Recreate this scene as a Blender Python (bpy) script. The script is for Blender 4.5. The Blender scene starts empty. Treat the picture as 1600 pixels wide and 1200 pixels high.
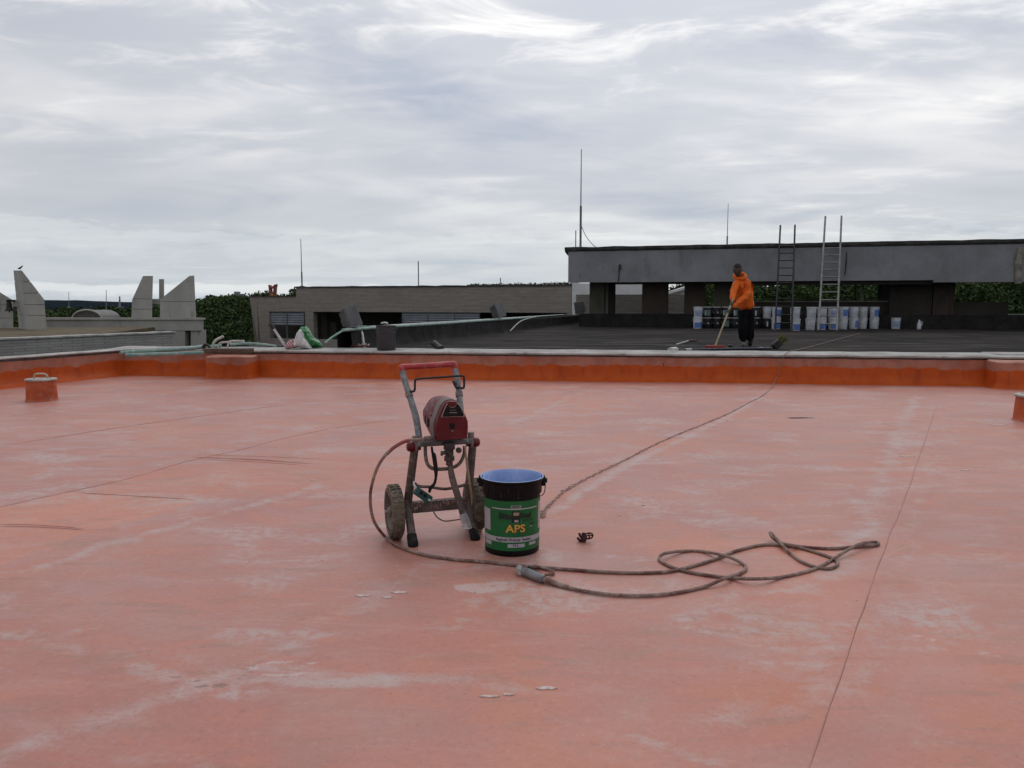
import bpy, bmesh, math, random
import numpy as np
from mathutils import Vector, Matrix, noise as mnoise

random.seed(7); rng = np.random.default_rng(7)
scene = bpy.context.scene
col = scene.collection
R = math.radians

# ------------------------------------------------------------------ camera
H = 1.25                       # eye height above the red roof (z = 0)
FPX = 1230.0                   # focal length in photograph pixels (1600 wide)
PITCH = math.atan((600 - 473) / FPX)
cam_d = bpy.data.cameras.new('camera'); cam = bpy.data.objects.new('camera', cam_d); col.objects.link(cam)
cam.location = (0, 0, H); cam.rotation_euler = (math.pi / 2 - PITCH, 0, 0)
cam_d.sensor_width = 36; cam_d.lens = 36 * FPX / 1600
cam_d.clip_start = 0.05; cam_d.clip_end = 20000
scene.camera = cam

# ------------------------------------------------------------------ light
SUN_EL, SUN_AZ = 52, 14        # degrees; azimuth clockwise from straight ahead (+Y)
def sky_world():
    w = bpy.data.worlds.new('World'); scene.world = w; w.use_nodes = True
    nt = w.node_tree; N = nt.nodes; L = nt.links; N.clear()
    def n(t, **k):
        x = N.new(t)
        for a, b in k.items(): setattr(x, a, b)
        return x
    def math_(op, a, b=None, c=None):
        m = n('ShaderNodeMath', operation=op)
        for i, v in enumerate((a, b, c)):
            if v is None: continue
            if isinstance(v, (int, float)): m.inputs[i].default_value = v
            else: L.new(v, m.inputs[i])
        return m.outputs[0]
    tc = n('ShaderNodeTexCoord'); sep = n('ShaderNodeSeparateXYZ'); L.new(tc.outputs['Generated'], sep.inputs[0])
    X, Y, Z = sep.outputs
    zc = math_('MAXIMUM', Z, 0.0)
    den = math_('ADD', zc, 0.10)
    u = math_('DIVIDE', X, den); v = math_('DIVIDE', Y, den)
    def noise(su, sv, scale, detail, rough, off, dist=0.0):
        c = n('ShaderNodeCombineXYZ'); L.new(math_('MULTIPLY', u, su), c.inputs[0]); L.new(math_('MULTIPLY', v, sv), c.inputs[1]); c.inputs[2].default_value = off
        t = n('ShaderNodeTexNoise'); t.inputs['Scale'].default_value = scale; t.inputs['Detail'].default_value = detail
        t.inputs['Roughness'].default_value = rough; t.inputs['Distortion'].default_value = dist
        L.new(c.outputs[0], t.inputs['Vector']); return t.outputs[0]
    def ramp(f, a, b, c0=0.0, c1=1.0):
        m = n('ShaderNodeMapRange'); m.interpolation_type = 'SMOOTHSTEP'
        L.new(f, m.inputs[0]); m.inputs[1].default_value = a; m.inputs[2].default_value = b; m.inputs[3].default_value = c0; m.inputs[4].default_value = c1
        return m.outputs[0]
    base = ramp(noise(0.7, 0.8, 0.55, 3, 0.45, 3.1, 0.3), 0.30, 0.70)
    soft = ramp(noise(0.8, 1.0, 1.2, 4, 0.5, 8.4, 0.5), 0.30, 0.74)
    mask = ramp(noise(0.7, 0.9, 0.7, 3, 0.5, 14.2, 0.3), 0.40, 0.62)
    high = ramp(Z, 0.16, 0.33)
    fine = ramp(noise(0.9, 1.4, 2.6, 8, 0.6, 1.7, 0.6), 0.42, 0.74)
    streak = ramp(noise(0.35, 1.5, 1.9, 7, 0.58, 30.5, 0.4), 0.52, 0.72)
    gap = ramp(noise(0.6, 1.0, 1.0, 5, 0.5, 21.3, 0.5), 0.53, 0.76)
    wisps = math_('MULTIPLY', fine, math_('MAXIMUM', high, math_('MULTIPLY', mask, 0.35)))
    t = math_('ADD', math_('MULTIPLY', base, 0.22), math_('MULTIPLY', soft, 0.26))
    t = math_('ADD', t, 0.10)
    t = math_('ADD', t, math_('MULTIPLY', wisps, 0.48))
    t = math_('ADD', t, math_('MULTIPLY', math_('MULTIPLY', streak, mask), 0.16))
    t = math_('SUBTRACT', t, math_('MULTIPLY', gap, 0.46))
    # the cloud deck is brightest round the veiled sun
    sd = Vector((math.sin(R(SUN_AZ)) * math.cos(R(SUN_EL)), math.cos(R(SUN_AZ)) * math.cos(R(SUN_EL)), math.sin(R(SUN_EL))))
    dot = n('ShaderNodeVectorMath', operation='DOT_PRODUCT'); L.new(tc.outputs['Generated'], dot.inputs[0]); dot.inputs[1].default_value = sd
    glow = math_('POWER', math_('MAXIMUM', dot.outputs['Value'], 0.0), 3.0)
    cr = n('ShaderNodeValToRGB'); L.new(t, cr.inputs[0])
    el = cr.color_ramp.elements
    el[0].position = 0.0; el[0].color = (0.41, 0.455, 0.545, 1)
    el[1].position = 0.85; el[1].color = (1.0, 0.98, 0.95, 1)
    e = el.new(0.38); e.color = (0.585, 0.60, 0.645, 1)
    gl = n('ShaderNodeVectorMath', operation='SCALE'); L.new(cr.outputs[0], gl.inputs[0]); L.new(math_('ADD', 0.80, math_('MULTIPLY', glow, 0.42)), gl.inputs['Scale'])
    # low row of far cumulus over the horizon
    az = math_('ARCTAN2', X, Y)
    cc = n('ShaderNodeCombineXYZ'); L.new(math_('MULTIPLY', az, 9.0), cc.inputs[0]); L.new(math_('MULTIPLY', Z, 38.0), cc.inputs[1])
    cn = n('ShaderNodeTexNoise'); L.new(cc.outputs[0], cn.inputs['Vector']); cn.inputs['Scale'].default_value = 1.3; cn.inputs['Detail'].default_value = 6; cn.inputs['Roughness'].default_value = 0.6
    top = math_('ADD', 0.006, math_('MULTIPLY', cn.outputs[0], 0.032))
    dlt = math_('SUBTRACT', top, Z)
    cum = math_('MULTIPLY', ramp(dlt, -0.0012, 0.0025), ramp(dlt, 0.010, 0.018, 1, 0))
    top2 = math_('ADD', 0.030, math_('MULTIPLY', cn.outputs[0], 0.11))
    d2 = math_('SUBTRACT', top2, Z)
    cum2 = math_('MULTIPLY', ramp(d2, -0.003, 0.006), ramp(d2, 0.012, 0.04, 1, 0))
    low = ramp(Z, 0.0, 0.16, 1, 0)
    mixl = n('ShaderNodeMix', data_type='RGBA'); L.new(math_('MULTIPLY', low, 0.62), mixl.inputs[0]); L.new(gl.outputs[0], mixl.inputs[6]); mixl.inputs[7].default_value = (0.555, 0.62, 0.655, 1)
    mixc = n('ShaderNodeMix', data_type='RGBA'); L.new(math_('ADD', math_('MULTIPLY', cum, 0.55), math_('MULTIPLY', cum2, 0.20)), mixc.inputs[0]); L.new(mixl.outputs[2], mixc.inputs[6]); mixc.inputs[7].default_value = (0.80, 0.82, 0.82, 1)
    sky = n('ShaderNodeTexSky', sky_type='NISHITA', sun_disc=False)
    sky.sun_elevation = R(SUN_EL); sky.sun_rotation = R(SUN_AZ); sky.air_density = 1.2; sky.dust_density = 2.0
    b1 = n('ShaderNodeBackground'); L.new(sky.outputs[0], b1.inputs[0]); b1.inputs[1].default_value = 0.06
    b2 = n('ShaderNodeBackground'); L.new(mixc.outputs[2], b2.inputs[0]); b2.inputs[1].default_value = 1.20
    ms = n('ShaderNodeMixShader'); ms.inputs[0].default_value = 0.90
    L.new(b1.outputs[0], ms.inputs[1]); L.new(b2.outputs[0], ms.inputs[2])
    out = n('ShaderNodeOutputWorld'); L.new(ms.outputs[0], out.inputs[0])
    w.cycles.sampling_method = 'MANUAL'; w.cycles.sample_map_resolution = 512
sky_world()
sun_d = bpy.data.lights.new('sun', 'SUN'); sun_d.energy = 0.55; sun_d.angle = R(35); sun_d.color = (1, 0.96, 0.9)
sun = bpy.data.objects.new('sun', sun_d); col.objects.link(sun)
sdir = Vector((math.sin(R(SUN_AZ)) * math.cos(R(SUN_EL)), math.cos(R(SUN_AZ)) * math.cos(R(SUN_EL)), math.sin(R(SUN_EL))))
sun.rotation_euler = (-sdir).to_track_quat('-Z', 'Y').to_euler(); sun.location = (0, 0, 30)
vs = scene.view_settings; vs.view_transform = 'Standard'; vs.look = 'None'; vs.exposure = 0.0; vs.gamma = 1; vs.use_curve_mapping = False
scene.cycles.use_denoising = True; scene.cycles.max_bounces = 8; scene.cycles.volume_bounces = 1
scene.cycles.caustics_reflective = False; scene.cycles.caustics_refractive = False

# ------------------------------------------------------------------ pixels to places
CP, SP = math.cos(PITCH), math.sin(PITCH)
def ray(px, py):
    u = (px - 800) / FPX; v = (600 - py) / FPX
    return Vector((u, CP + v * SP, -SP + v * CP))
def at(px, py, Y):
    d = ray(px, py); return Vector((0, 0, H)) + d * (Y / d.y)
def G(px, py, z=0.0):
    d = ray(px, py); return Vector((0, 0, H)) + d * ((z - H) / d.z)
def PL(px, py, P, nrm):          # ray meets the vertical plane through P with horizontal normal nrm
    d = ray(px, py); o = Vector((0, 0, H)); n_ = Vector((nrm[0], nrm[1], 0)); P = Vector((P[0], P[1], 0))
    return o + d * ((P - Vector((0, 0, 0))).dot(n_) / Vector((d.x, d.y, 0)).dot(n_))

# ------------------------------------------------------------------ mesh helpers
ROOTM = {}
class MB:
    def __init__(self): self.v = []; self.f = []
    def add(self, vs_, fs):
        b = len(self.v); self.v += [Vector(p) for p in vs_]; self.f += [tuple(i + b for i in f) for f in fs]; return self
    def box(self, c, s, rz=0.0, M=None, bev=0.0):
        x, y, z = s[0] / 2, s[1] / 2, s[2] / 2
        if bev > 0:
            bm = bmesh.new(); bmesh.ops.create_cube(bm, size=1); bmesh.ops.scale(bm, vec=s, verts=bm.verts)
            bmesh.ops.bevel(bm, geom=bm.edges[:], offset=bev, segments=2, affect='EDGES', profile=0.6)
            bm.verts.index_update(); p = [v.co.copy() for v in bm.verts]; f = [[v.index for v in q.verts] for q in bm.faces]; bm.free()
        else:
            p = [Vector((sx * x, sy * y, sz * z)) for sx in (-1, 1) for sy in (-1, 1) for sz in (-1, 1)]
            f = [(0, 1, 3, 2), (4, 6, 7, 5), (0, 4, 5, 1), (2, 3, 7, 6), (0, 2, 6, 4), (1, 5, 7, 3)]
        if M is None: M = Matrix.Rotation(rz, 3, 'Z')
        return self.add([Vector(c) + M @ q for q in p], f)
    def tube(self, pts, r, n=10, smooth=0, closed=False, cap=True, flat=1.0):
        pts = [Vector(p) for p in pts]
        rs = list(r) if isinstance(r, (list, tuple)) else [r] * len(pts)
        if smooth: pts, rs = catmull(pts, rs, smooth)
        m = len(pts); fr = []
        T = [((pts[min(i + 1, m - 1)] - pts[max(i - 1, 0)])) for i in range(m)]
        T = [t.normalized() if t.length > 1e-9 else Vector((0, 0, 1)) for t in T]
        up = Vector((0, 0, 1)) if abs(T[0].z) < 0.9 else Vector((1, 0, 0))
        a = T[0].cross(up).normalized(); vs_ = []
        for i in range(m):
            a = (a - T[i] * a.dot(T[i])); a = a.normalized() if a.length > 1e-6 else T[i].orthogonal().normalized()
            b = T[i].cross(a)
            for k in range(n):
                th = 2 * math.pi * k / n
                vs_.append(pts[i] + (a * math.cos(th) + b * math.sin(th) * flat) * rs[i])
        fs = [(i * n + k, i * n + (k + 1) % n, (i + 1) * n + (k + 1) % n, (i + 1) * n + k) for i in range(m - 1) for k in range(n)]
        if cap: fs += [tuple(range(n - 1, -1, -1)), tuple((m - 1) * n + k for k in range(n))]
        return self.add(vs_, fs)
    def lathe(self, prof, c=(0, 0, 0), n=32, axis='Z', M=None, a0=0.0, a1=2 * math.pi):
        full = abs(a1 - a0 - 2 * math.pi) < 1e-6; cnt = n if full else n + 1
        vs_ = []
        for r, z in prof:
            for k in range(cnt):
                th = a0 + (a1 - a0) * k / n; vs_.append(Vector((r * math.cos(th), r * math.sin(th), z)))
        if M is not None: vs_ = [M @ q for q in vs_]
        vs_ = [q + Vector(c) for q in vs_]; fs = []
        for i in range(len(prof) - 1):
            for k in range(n):
                k2 = (k + 1) % cnt
                fs.append((i * cnt + k, i * cnt + k2, (i + 1) * cnt + k2, (i + 1) * cnt + k))
        return self.add(vs_, fs)
    def prism(self, poly, ext):           # polygon of 3-D points extruded by a vector
        n = len(poly); e = Vector(ext); P = [Vector(p) for p in poly]
        return self.add(P + [p + e for p in P], [tuple(range(n - 1, -1, -1)), tuple(n + k for k in range(n))] + [(k, (k + 1) % n, n + (k + 1) % n, n + k) for k in range(n)])
    def build(self, name, m, parent=None, smooth=False, auto=None):
        me = bpy.data.meshes.new(name)
        vs_ = self.v
        root = ROOTM.get(parent.name) if parent else None
        if root is not None:
            inv = root.inverted(); vs_ = [inv @ p for p in vs_]
        me.from_pydata([tuple(p) for p in vs_], [], self.f); me.update()
        bm = bmesh.new(); bm.from_mesh(me); bmesh.ops.recalc_face_normals(bm, faces=bm.faces); bm.to_mesh(me); bm.free()
        return link(name, me, m, parent, smooth, root)
def link(name, me, m, parent=None, smooth=False, root=None):
    if smooth:
        me.polygons.foreach_set('use_smooth', [True] * len(me.polygons))
        me.set_sharp_from_angle(angle=R(38))
    o = bpy.data.objects.new(name, me); col.objects.link(o)
    if m is not None: me.materials.append(m)
    if parent:
        o.parent = parent
        if root is not None: ROOTM[o.name] = root
    return o
def catmull(pts, rs, sub):
    out, ro = [], []; m = len(pts)
    for i in range(m - 1):
        p0, p1, p2, p3 = pts[max(i - 1, 0)], pts[i], pts[i + 1], pts[min(i + 2, m - 1)]
        for s in range(sub):
            t = s / sub; t2, t3 = t * t, t * t * t
            out.append(0.5 * ((2 * p1) + (p2 - p0) * t + (2 * p0 - 5 * p1 + 4 * p2 - p3) * t2 + (3 * p1 - p0 - 3 * p2 + p3) * t3))
            ro.append(rs[i] * (1 - t) + rs[i + 1] * t)
    out.append(pts[-1]); ro.append(rs[-1]); return out, ro
def tag(o, label=None, cat=None, group=None, kind=None):
    if label: o['label'] = label
    if cat: o['category'] = cat
    if group: o['group'] = group
    if kind: o['kind'] = kind
    return o
def thing(name, label, cat, loc=(0, 0, 0), rz=0.0, group=None):
    o = bpy.data.objects.new(name, None); col.objects.link(o); o.empty_display_size = 0.1
    o.location = loc; o.rotation_euler = (0, 0, rz)
    ROOTM[o.name] = Matrix.Translation(Vector(loc)) @ Matrix.Rotation(rz, 4, 'Z')
    return tag(o, label, cat, group)
def copy_tree(o, loc, rz, parent=None):
    c = o.copy(); col.objects.link(c)
    if parent is None: c.location = loc; c.rotation_euler = (0, 0, rz)
    else: c.parent = parent
    for ch in list(o.children): copy_tree(ch, None, None, c)
    return c
def skin_body(points, edges, root, sub=2):
    """points: name -> (pos, rx, ry); one continuous tapered surface grown on a skeleton; returns verts, faces"""
    names = list(points); me = bpy.data.meshes.new('skin_tmp'); bm = bmesh.new(); lay = bm.verts.layers.skin.verify(); vv = {}
    for k in names:
        p, rx, ry = points[k]; v = bm.verts.new(p); v[lay].radius = (rx, ry); v[lay].use_root = (k == root); vv[k] = v
    for a, b in edges: bm.edges.new((vv[a], vv[b]))
    bm.to_mesh(me); bm.free()
    o = bpy.data.objects.new('skin_tmp', me); col.objects.link(o)
    sk = o.modifiers.new('s', 'SKIN'); sk.use_smooth_shade = True
    sb = o.modifiers.new('u', 'SUBSURF'); sb.levels = sub; sb.render_levels = sub
    dg = bpy.context.evaluated_depsgraph_get(); dg.update()
    m2 = bpy.data.meshes.new_from_object(o.evaluated_get(dg))
    vs_ = [v.co.copy() for v in m2.vertices]; fs = [tuple(p.vertices) for p in m2.polygons]
    bpy.data.objects.remove(o); bpy.data.meshes.remove(me); bpy.data.meshes.remove(m2)
    return vs_, fs
def text_mesh(s, size, align='CENTER', bold=0.0):
    c = bpy.data.curves.new('txt', 'FONT'); c.body = s; c.size = size; c.align_x = align; c.align_y = 'CENTER'; c.resolution_u = 3; c.offset = bold
    o = bpy.data.objects.new('txt', c); col.objects.link(o)
    dg = bpy.context.evaluated_depsgraph_get(); dg.update()
    m2 = bpy.data.meshes.new_from_object(o.evaluated_get(dg))
    vs_ = [v.co.copy() for v in m2.vertices]; fs = [tuple(p.vertices) for p in m2.polygons]
    bpy.data.objects.remove(o); bpy.data.curves.remove(c); bpy.data.meshes.remove(m2)
    return vs_, fs

# ------------------------------------------------------------------ materials
class NT:
    def __init__(self, name):
        self.m = bpy.data.materials.new(name); self.m.use_nodes = True
        self.nt = self.m.node_tree; self.N = self.nt.nodes; self.L = self.nt.links
        self.b = self.N['Principled BSDF']
    def n(self, t, **k):
        x = self.N.new(t)
        for a, b in k.items(): setattr(x, a, b)
        return x
    def sock(self, s, v):
        if v is None: return
        if isinstance(v, (int, float)): s.default_value = v
        elif isinstance(v, (tuple, list, Vector)): s.default_value = tuple(v) + ((1,) if s.type == 'RGBA' and len(v) == 3 else ())
        else: self.L.new(v, s)
    def math(self, op, a, b=None, c=None):
        m = self.n('ShaderNodeMath', operation=op)
        for i, v in enumerate((a, b, c)): self.sock(m.inputs[i], v)
        return m.outputs[0]
    def mix(self, f, a, b, mode='MIX'):
        m = self.n('ShaderNodeMix', data_type='RGBA', blend_type=mode); self.sock(m.inputs[0], f); self.sock(m.inputs[6], a); self.sock(m.inputs[7], b); return m.outputs[2]
    def ramp(self, f, a, b, c0=0.0, c1=1.0, smooth=True):
        m = self.n('ShaderNodeMapRange'); m.interpolation_type = 'SMOOTHSTEP' if smooth else 'LINEAR'
        for i, v in enumerate((f, a, b, c0, c1)): self.sock(m.inputs[i], v)
        return m.outputs[0]
    def coord(self, kind='Object'): return self.n('ShaderNodeTexCoord').outputs[kind]
    def world(self): return self.n('ShaderNodeNewGeometry').outputs['Position']
    def mapping(self, v, scale=(1, 1, 1), loc=(0, 0, 0), rot=(0, 0, 0)):
        m = self.n('ShaderNodeMapping'); self.L.new(v, m.inputs[0]); m.inputs['Scale'].default_value = scale; m.inputs['Location'].default_value = loc; m.inputs['Rotation'].default_value = rot; return m.outputs[0]
    def noise(self, v, scale, detail=4, rough=0.55, dist=0.0, out=0):
        t = self.n('ShaderNodeTexNoise'); self.L.new(v, t.inputs['Vector']); t.inputs['Scale'].default_value = scale; t.inputs['Detail'].default_value = detail; t.inputs['Roughness'].default_value = rough; t.inputs['Distortion'].default_value = dist
        return t.outputs[out]
    def bump(self, h, strength=0.3, dist=0.01, prev=None):
        b = self.n('ShaderNodeBump'); b.inputs['Strength'].default_value = strength; b.inputs['Distance'].default_value = dist; self.L.new(h, b.inputs['Height'])
        if prev is not None: self.L.new(prev, b.inputs['Normal'])
        return b.outputs[0]
    def set(self, **k):
        for a, v in k.items(): self.sock(self.b.inputs[a.replace('_', ' ')], v)
        return self.m
_M = {}
def mat(name, c, rough=0.6, metal=0.0, c2=None, scale=6.0, bump=0.0, bscale=40.0, dirt=None, spec=0.5, dirt_amt=0.5):
    if name in _M: return _M[name]
    t = NT(name); v = t.coord('Object')
    c2 = c2 or tuple(x * 0.72 for x in c)
    f = t.ramp(t.noise(v, scale, 6, 0.6), 0.35, 0.68)
    cc = t.mix(f, c, c2)
    if dirt:
        g = t.ramp(t.noise(t.mapping(v, loc=(4.3, 1.1, 7.7)), scale * 2.6, 8, 0.68), 0.5, 0.66)
        cc = t.mix(t.math('MULTIPLY', g, dirt_amt), cc, dirt)
    rr = t.ramp(t.noise(v, scale * 3, 4), 0.3, 0.7, max(0.05, rough - 0.1), min(1, rough + 0.12))
    t.set(Base_Color=cc, Roughness=rr, Metallic=metal, Specular_IOR_Level=spec)
    if bump: t.L.new(t.bump(t.noise(v, bscale, 5, 0.6), bump, 0.01), t.b.inputs['Normal'])
    _M[name] = t.m; return t.m

def floor_material():
    t = NT('red_roof_coating'); P = t.world()
    fl = t.n('ShaderNodeVectorMath', operation='MULTIPLY'); t.L.new(P, fl.inputs[0]); fl.inputs[1].default_value = (1, 1, 0); P = fl.outputs[0]
    at_ = t.n('ShaderNodeAttribute'); at_.attribute_name = 'wear'; sc = t.n('ShaderNodeSeparateColor'); t.L.new(at_.outputs['Color'], sc.inputs[0])
    grey, orange, pale = sc.outputs[0], sc.outputs[1], sc.outputs[2]; dark = at_.outputs['Alpha']
    fine = t.noise(P, 38, 5, 0.7); mid = t.noise(P, 9, 5, 0.62, 0.3); big = t.noise(P, 0.85, 4, 0.55, 0.4)
    streak = t.noise(t.mapping(P, (1.5, 6.0, 1), rot=(0, 0, R(-7))), 1.3, 8, 0.68, 0.4)
    patch = t.noise(t.mapping(P, loc=(31, 7, 2)), 0.5, 5, 0.6, 0.6)
    dust = t.noise(t.mapping(P, (1.0, 1.7, 1), loc=(11, 3, 0), rot=(0, 0, R(20))), 1.25, 7, 0.66, 0.5)
    c = t.mix(t.ramp(big, 0.36, 0.66), FLOOR_A, FLOOR_B)
    blot = t.noise(t.mapping(P, (1.0, 1.5, 1), loc=(2, 40, 0)), 2.3, 7, 0.66, 0.7)
    c = t.mix(t.math('MULTIPLY', t.ramp(blot, 0.50, 0.64), 0.60), c, (0.53, 0.205, 0.135))
    c = t.mix(t.math('MULTIPLY', t.ramp(blot, 0.47, 0.36), 0.50), c, (0.395, 0.190, 0.165))
    c = t.mix(t.math('MULTIPLY', t.ramp(patch, 0.50, 0.66), 0.65), c, (0.53, 0.185, 0.110))
    c = t.mix(t.math('MULTIPLY', t.ramp(orange, 0.10, 0.85), 0.80), c, (0.57, 0.205, 0.120))
    c = t.mix(t.math('MULTIPLY', t.ramp(streak, 0.53, 0.64), 0.62), c, (0.355, 0.175, 0.125))
    c = t.mix(t.math('MULTIPLY', t.ramp(streak, 0.46, 0.32), 0.45), c, (0.50, 0.255, 0.215))
    c = t.mix(t.math('MULTIPLY', t.math('MULTIPLY', t.ramp(dust, 0.50, 0.66), t.ramp(t.noise(P, 17, 6, 0.72, 0.3), 0.36, 0.60)), 0.9), c, (0.47, 0.335, 0.305))
    grit = t.noise(P, 70, 3, 0.7)
    g2 = t.math('ADD', grey, t.math('ADD', t.math('MULTIPLY', t.math('SUBTRACT', t.noise(t.mapping(P, (1, 1.6, 1), rot=(0, 0, R(25))), 4.2, 8, 0.74, 0.6), 0.5), 2.3), t.math('MULTIPLY', t.math('SUBTRACT', grit, 0.5), 0.5)))
    c = t.mix(t.math('MULTIPLY', t.math('MULTIPLY', t.ramp(g2, 0.15, 1.15), t.ramp(grey, 0.02, 0.6)), 0.95), c, (0.490, 0.375, 0.350))
    p2 = t.math('ADD', pale, t.math('ADD', t.math('MULTIPLY', t.math('SUBTRACT', mid, 0.5), 1.4), t.math('MULTIPLY', t.math('SUBTRACT', grit, 0.5), 0.8)))
    c = t.mix(t.math('MULTIPLY', t.ramp(p2, 0.35, 0.65), 0.62), c, (0.55, 0.45, 0.425))
    d2 = t.math('ADD', dark, t.math('MULTIPLY', t.math('SUBTRACT', t.noise(t.mapping(P, (1, 2.2, 1)), 15, 5, 0.7), 0.5), 2.4))
    c = t.mix(t.math('MULTIPLY', t.math('MULTIPLY', t.ramp(d2, 0.55, 0.8), t.ramp(dark, 0.05, 0.3)), 0.62), c, (0.17, 0.085, 0.06))
    vor = t.n('ShaderNodeTexVoronoi'); t.L.new(P, vor.inputs['Vector']); vor.inputs['Scale'].default_value = 5.5
    vs2 = t.n('ShaderNodeSeparateColor'); t.L.new(vor.outputs['Color'], vs2.inputs[0])
    crumb = t.math('MULTIPLY', t.ramp(vor.outputs['Distance'], 0.05, 0.03), t.ramp(vs2.outputs[0], 0.88, 0.9))
    c = t.mix(t.math('MULTIPLY', crumb, 0.75), c, (0.10, 0.055, 0.045))
    scr = t.n('ShaderNodeTexVoronoi'); scr.feature = 'DISTANCE_TO_EDGE'; t.L.new(t.mapping(P, (0.55, 1.3, 1), rot=(0, 0, R(33))), scr.inputs['Vector']); scr.inputs['Scale'].default_value = 1.1
    sline = t.math('MULTIPLY', t.ramp(scr.outputs['Distance'], 0.010, 0.002), t.ramp(t.noise(t.mapping(P, loc=(9, 2, 0)), 1.1, 3), 0.52, 0.62))
    c = t.mix(t.math('MULTIPLY', sline, 0.15), c, (0.56, 0.38, 0.34))
    c = t.mix(t.math('MULTIPLY', t.ramp(grit, 0.60, 0.72), 0.30), c, (0.58, 0.36, 0.32))
    c = t.mix(t.math('MULTIPLY', t.ramp(grit, 0.40, 0.28), 0.38), c, (0.22, 0.085, 0.066))
    c = t.mix(t.math('MULTIPLY', t.ramp(fine, 0.54, 0.70), 0.36), c, (0.56, 0.31, 0.265))
    c = t.mix(t.math('MULTIPLY', t.ramp(fine, 0.46, 0.30), 0.36), c, (0.27, 0.095, 0.072))
    r = t.math('ADD', t.ramp(blot, 0.35, 0.65, 0.38, 0.52), t.math('MULTIPLY', grey, 0.2))
    nb = t.bump(t.math('ADD', t.math('MULTIPLY', mid, 0.6), t.math('MULTIPLY', fine, 0.35)), 0.28, 0.012)
    t.L.new(nb, t.b.inputs['Normal'])
    return t.set(Base_Color=c, Roughness=r, Specular_IOR_Level=0.5)
FLOOR_A, FLOOR_B = (0.425, 0.162, 0.125), (0.470, 0.198, 0.155)
M_FLOOR = floor_material()

def parapet_material():
    t = NT('parapet_coating'); P = t.world(); s = t.n('ShaderNodeSeparateXYZ'); t.L.new(P, s.inputs[0])
    edge = t.math('ADD', 0.17, t.math('MULTIPLY', t.noise(t.mapping(P, (1, 1, 0)), 1.3, 5, 0.6), 0.17))
    run = t.noise(t.mapping(P, (7, 7, 0.6)), 1.0, 5, 0.6)
    f = t.math('MULTIPLY', t.ramp(t.math('ADD', t.math('SUBTRACT', s.outputs[2], edge), t.math('MULTIPLY', t.math('SUBTRACT', run, 0.5), 0.10)), -0.018, 0.012), t.ramp(t.noise(t.mapping(P, (1, 1, 0.3)), 2.1, 5, 0.6), 0.30, 0.50, 0.55, 1.0))
    old = t.mix(t.ramp(t.noise(P, 5, 6, 0.65), 0.35, 0.65), (0.44, 0.20, 0.145), (0.34, 0.145, 0.10))
    old = t.mix(t.math('MULTIPLY', t.ramp(run, 0.56, 0.72), 0.5), old, (0.50, 0.17, 0.085))
    new = t.mix(t.ramp(t.noise(P, 3, 5, 0.6), 0.3, 0.7), (0.52, 0.095, 0.013), (0.44, 0.072, 0.010))
    new = t.mix(t.math('MULTIPLY', t.ramp(run, 0.5, 0.72), 0.5), new, (0.26, 0.030, 0.008))
    c = t.mix(f, new, old)
    vor = t.n('ShaderNodeTexVoronoi'); t.L.new(t.mapping(P, (2.0, 2.0, 0.55)), vor.inputs['Vector']); vor.inputs['Scale'].default_value = 2.2
    sc = t.n('ShaderNodeSeparateColor'); t.L.new(vor.outputs['Color'], sc.inputs[0])
    blot = t.math('MULTIPLY', t.ramp(vor.outputs['Distance'], 0.05, 0.02), t.ramp(sc.outputs[0], 0.5, 0.6))
    c = t.mix(t.math('MULTIPLY', blot, 0.8), c, (0.10, 0.03, 0.02))
    t.L.new(t.bump(t.noise(P, 6, 6, 0.6), 0.5, 0.02), t.b.inputs['Normal'])
    return t.set(Base_Color=c, Roughness=t.ramp(t.noise(P, 8, 4), 0.3, 0.7, 0.45, 0.65), Specular_IOR_Level=0.2)
M_PARA = parapet_material()

def asphalt_material():
    t = NT('black_roof_membrane'); P = t.world()
    d = t.noise(t.mapping(P, (0.55, 2.4, 1), rot=(0, 0, R(-12))), 0.9, 8, 0.62, 0.5)
    c = t.mix(t.ramp(t.noise(P, 0.5, 5), 0.35, 0.65), (0.019, 0.018, 0.018), (0.036, 0.030, 0.027))
    c = t.mix(t.math('MULTIPLY', t.ramp(d, 0.5, 0.72), 0.9), c, (0.105, 0.092, 0.084))
    c = t.mix(t.math('MULTIPLY', t.ramp(t.noise(P, 14, 6, 0.7), 0.5, 0.7), 0.35), c, (0.045, 0.040, 0.038))
    t.L.new(t.bump(t.noise(P, 30, 5, 0.6), 0.4, 0.01), t.b.inputs['Normal'])
    return t.set(Base_Color=c, Roughness=0.95, Specular_IOR_Level=0.08)
M_BLACK = asphalt_material()

def concrete(name, c, c2, stain=(0.09, 0.085, 0.08), amt=0.6, scale=0.9, run=True):
    t = NT(name); P = t.world()
    cc = t.mix(t.ramp(t.noise(P, scale, 7, 0.62), 0.33, 0.67), c, c2)
    cc = t.mix(t.math('MULTIPLY', t.ramp(t.noise(P, scale * 6, 6, 0.7), 0.52, 0.75), 0.35), cc, tuple(x * 0.6 for x in c2))
    if run:
        r = t.noise(t.mapping(P, (1.6, 1.6, 0.28)), scale * 1.6, 6, 0.65, 0.3)
        cc = t.mix(t.math('MULTIPLY', t.ramp(r, 0.55, 0.72), amt), cc, stain)
    t.L.new(t.bump(t.noise(P, 16, 6, 0.65), 0.35, 0.02), t.b.inputs['Normal'])
    return t.set(Base_Color=cc, Roughness=0.9, Specular_IOR_Level=0.25)
M_FASCIA = concrete('fascia_plaster', (0.255, 0.258, 0.272), (0.195, 0.198, 0.208), (0.13, 0.13, 0.135), 0.42, 1.1)
M_TOWER = concrete('tower_concrete', (0.42, 0.405, 0.37), (0.34, 0.33, 0.30), (0.13, 0.12, 0.10), 0.5, 0.8)
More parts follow.
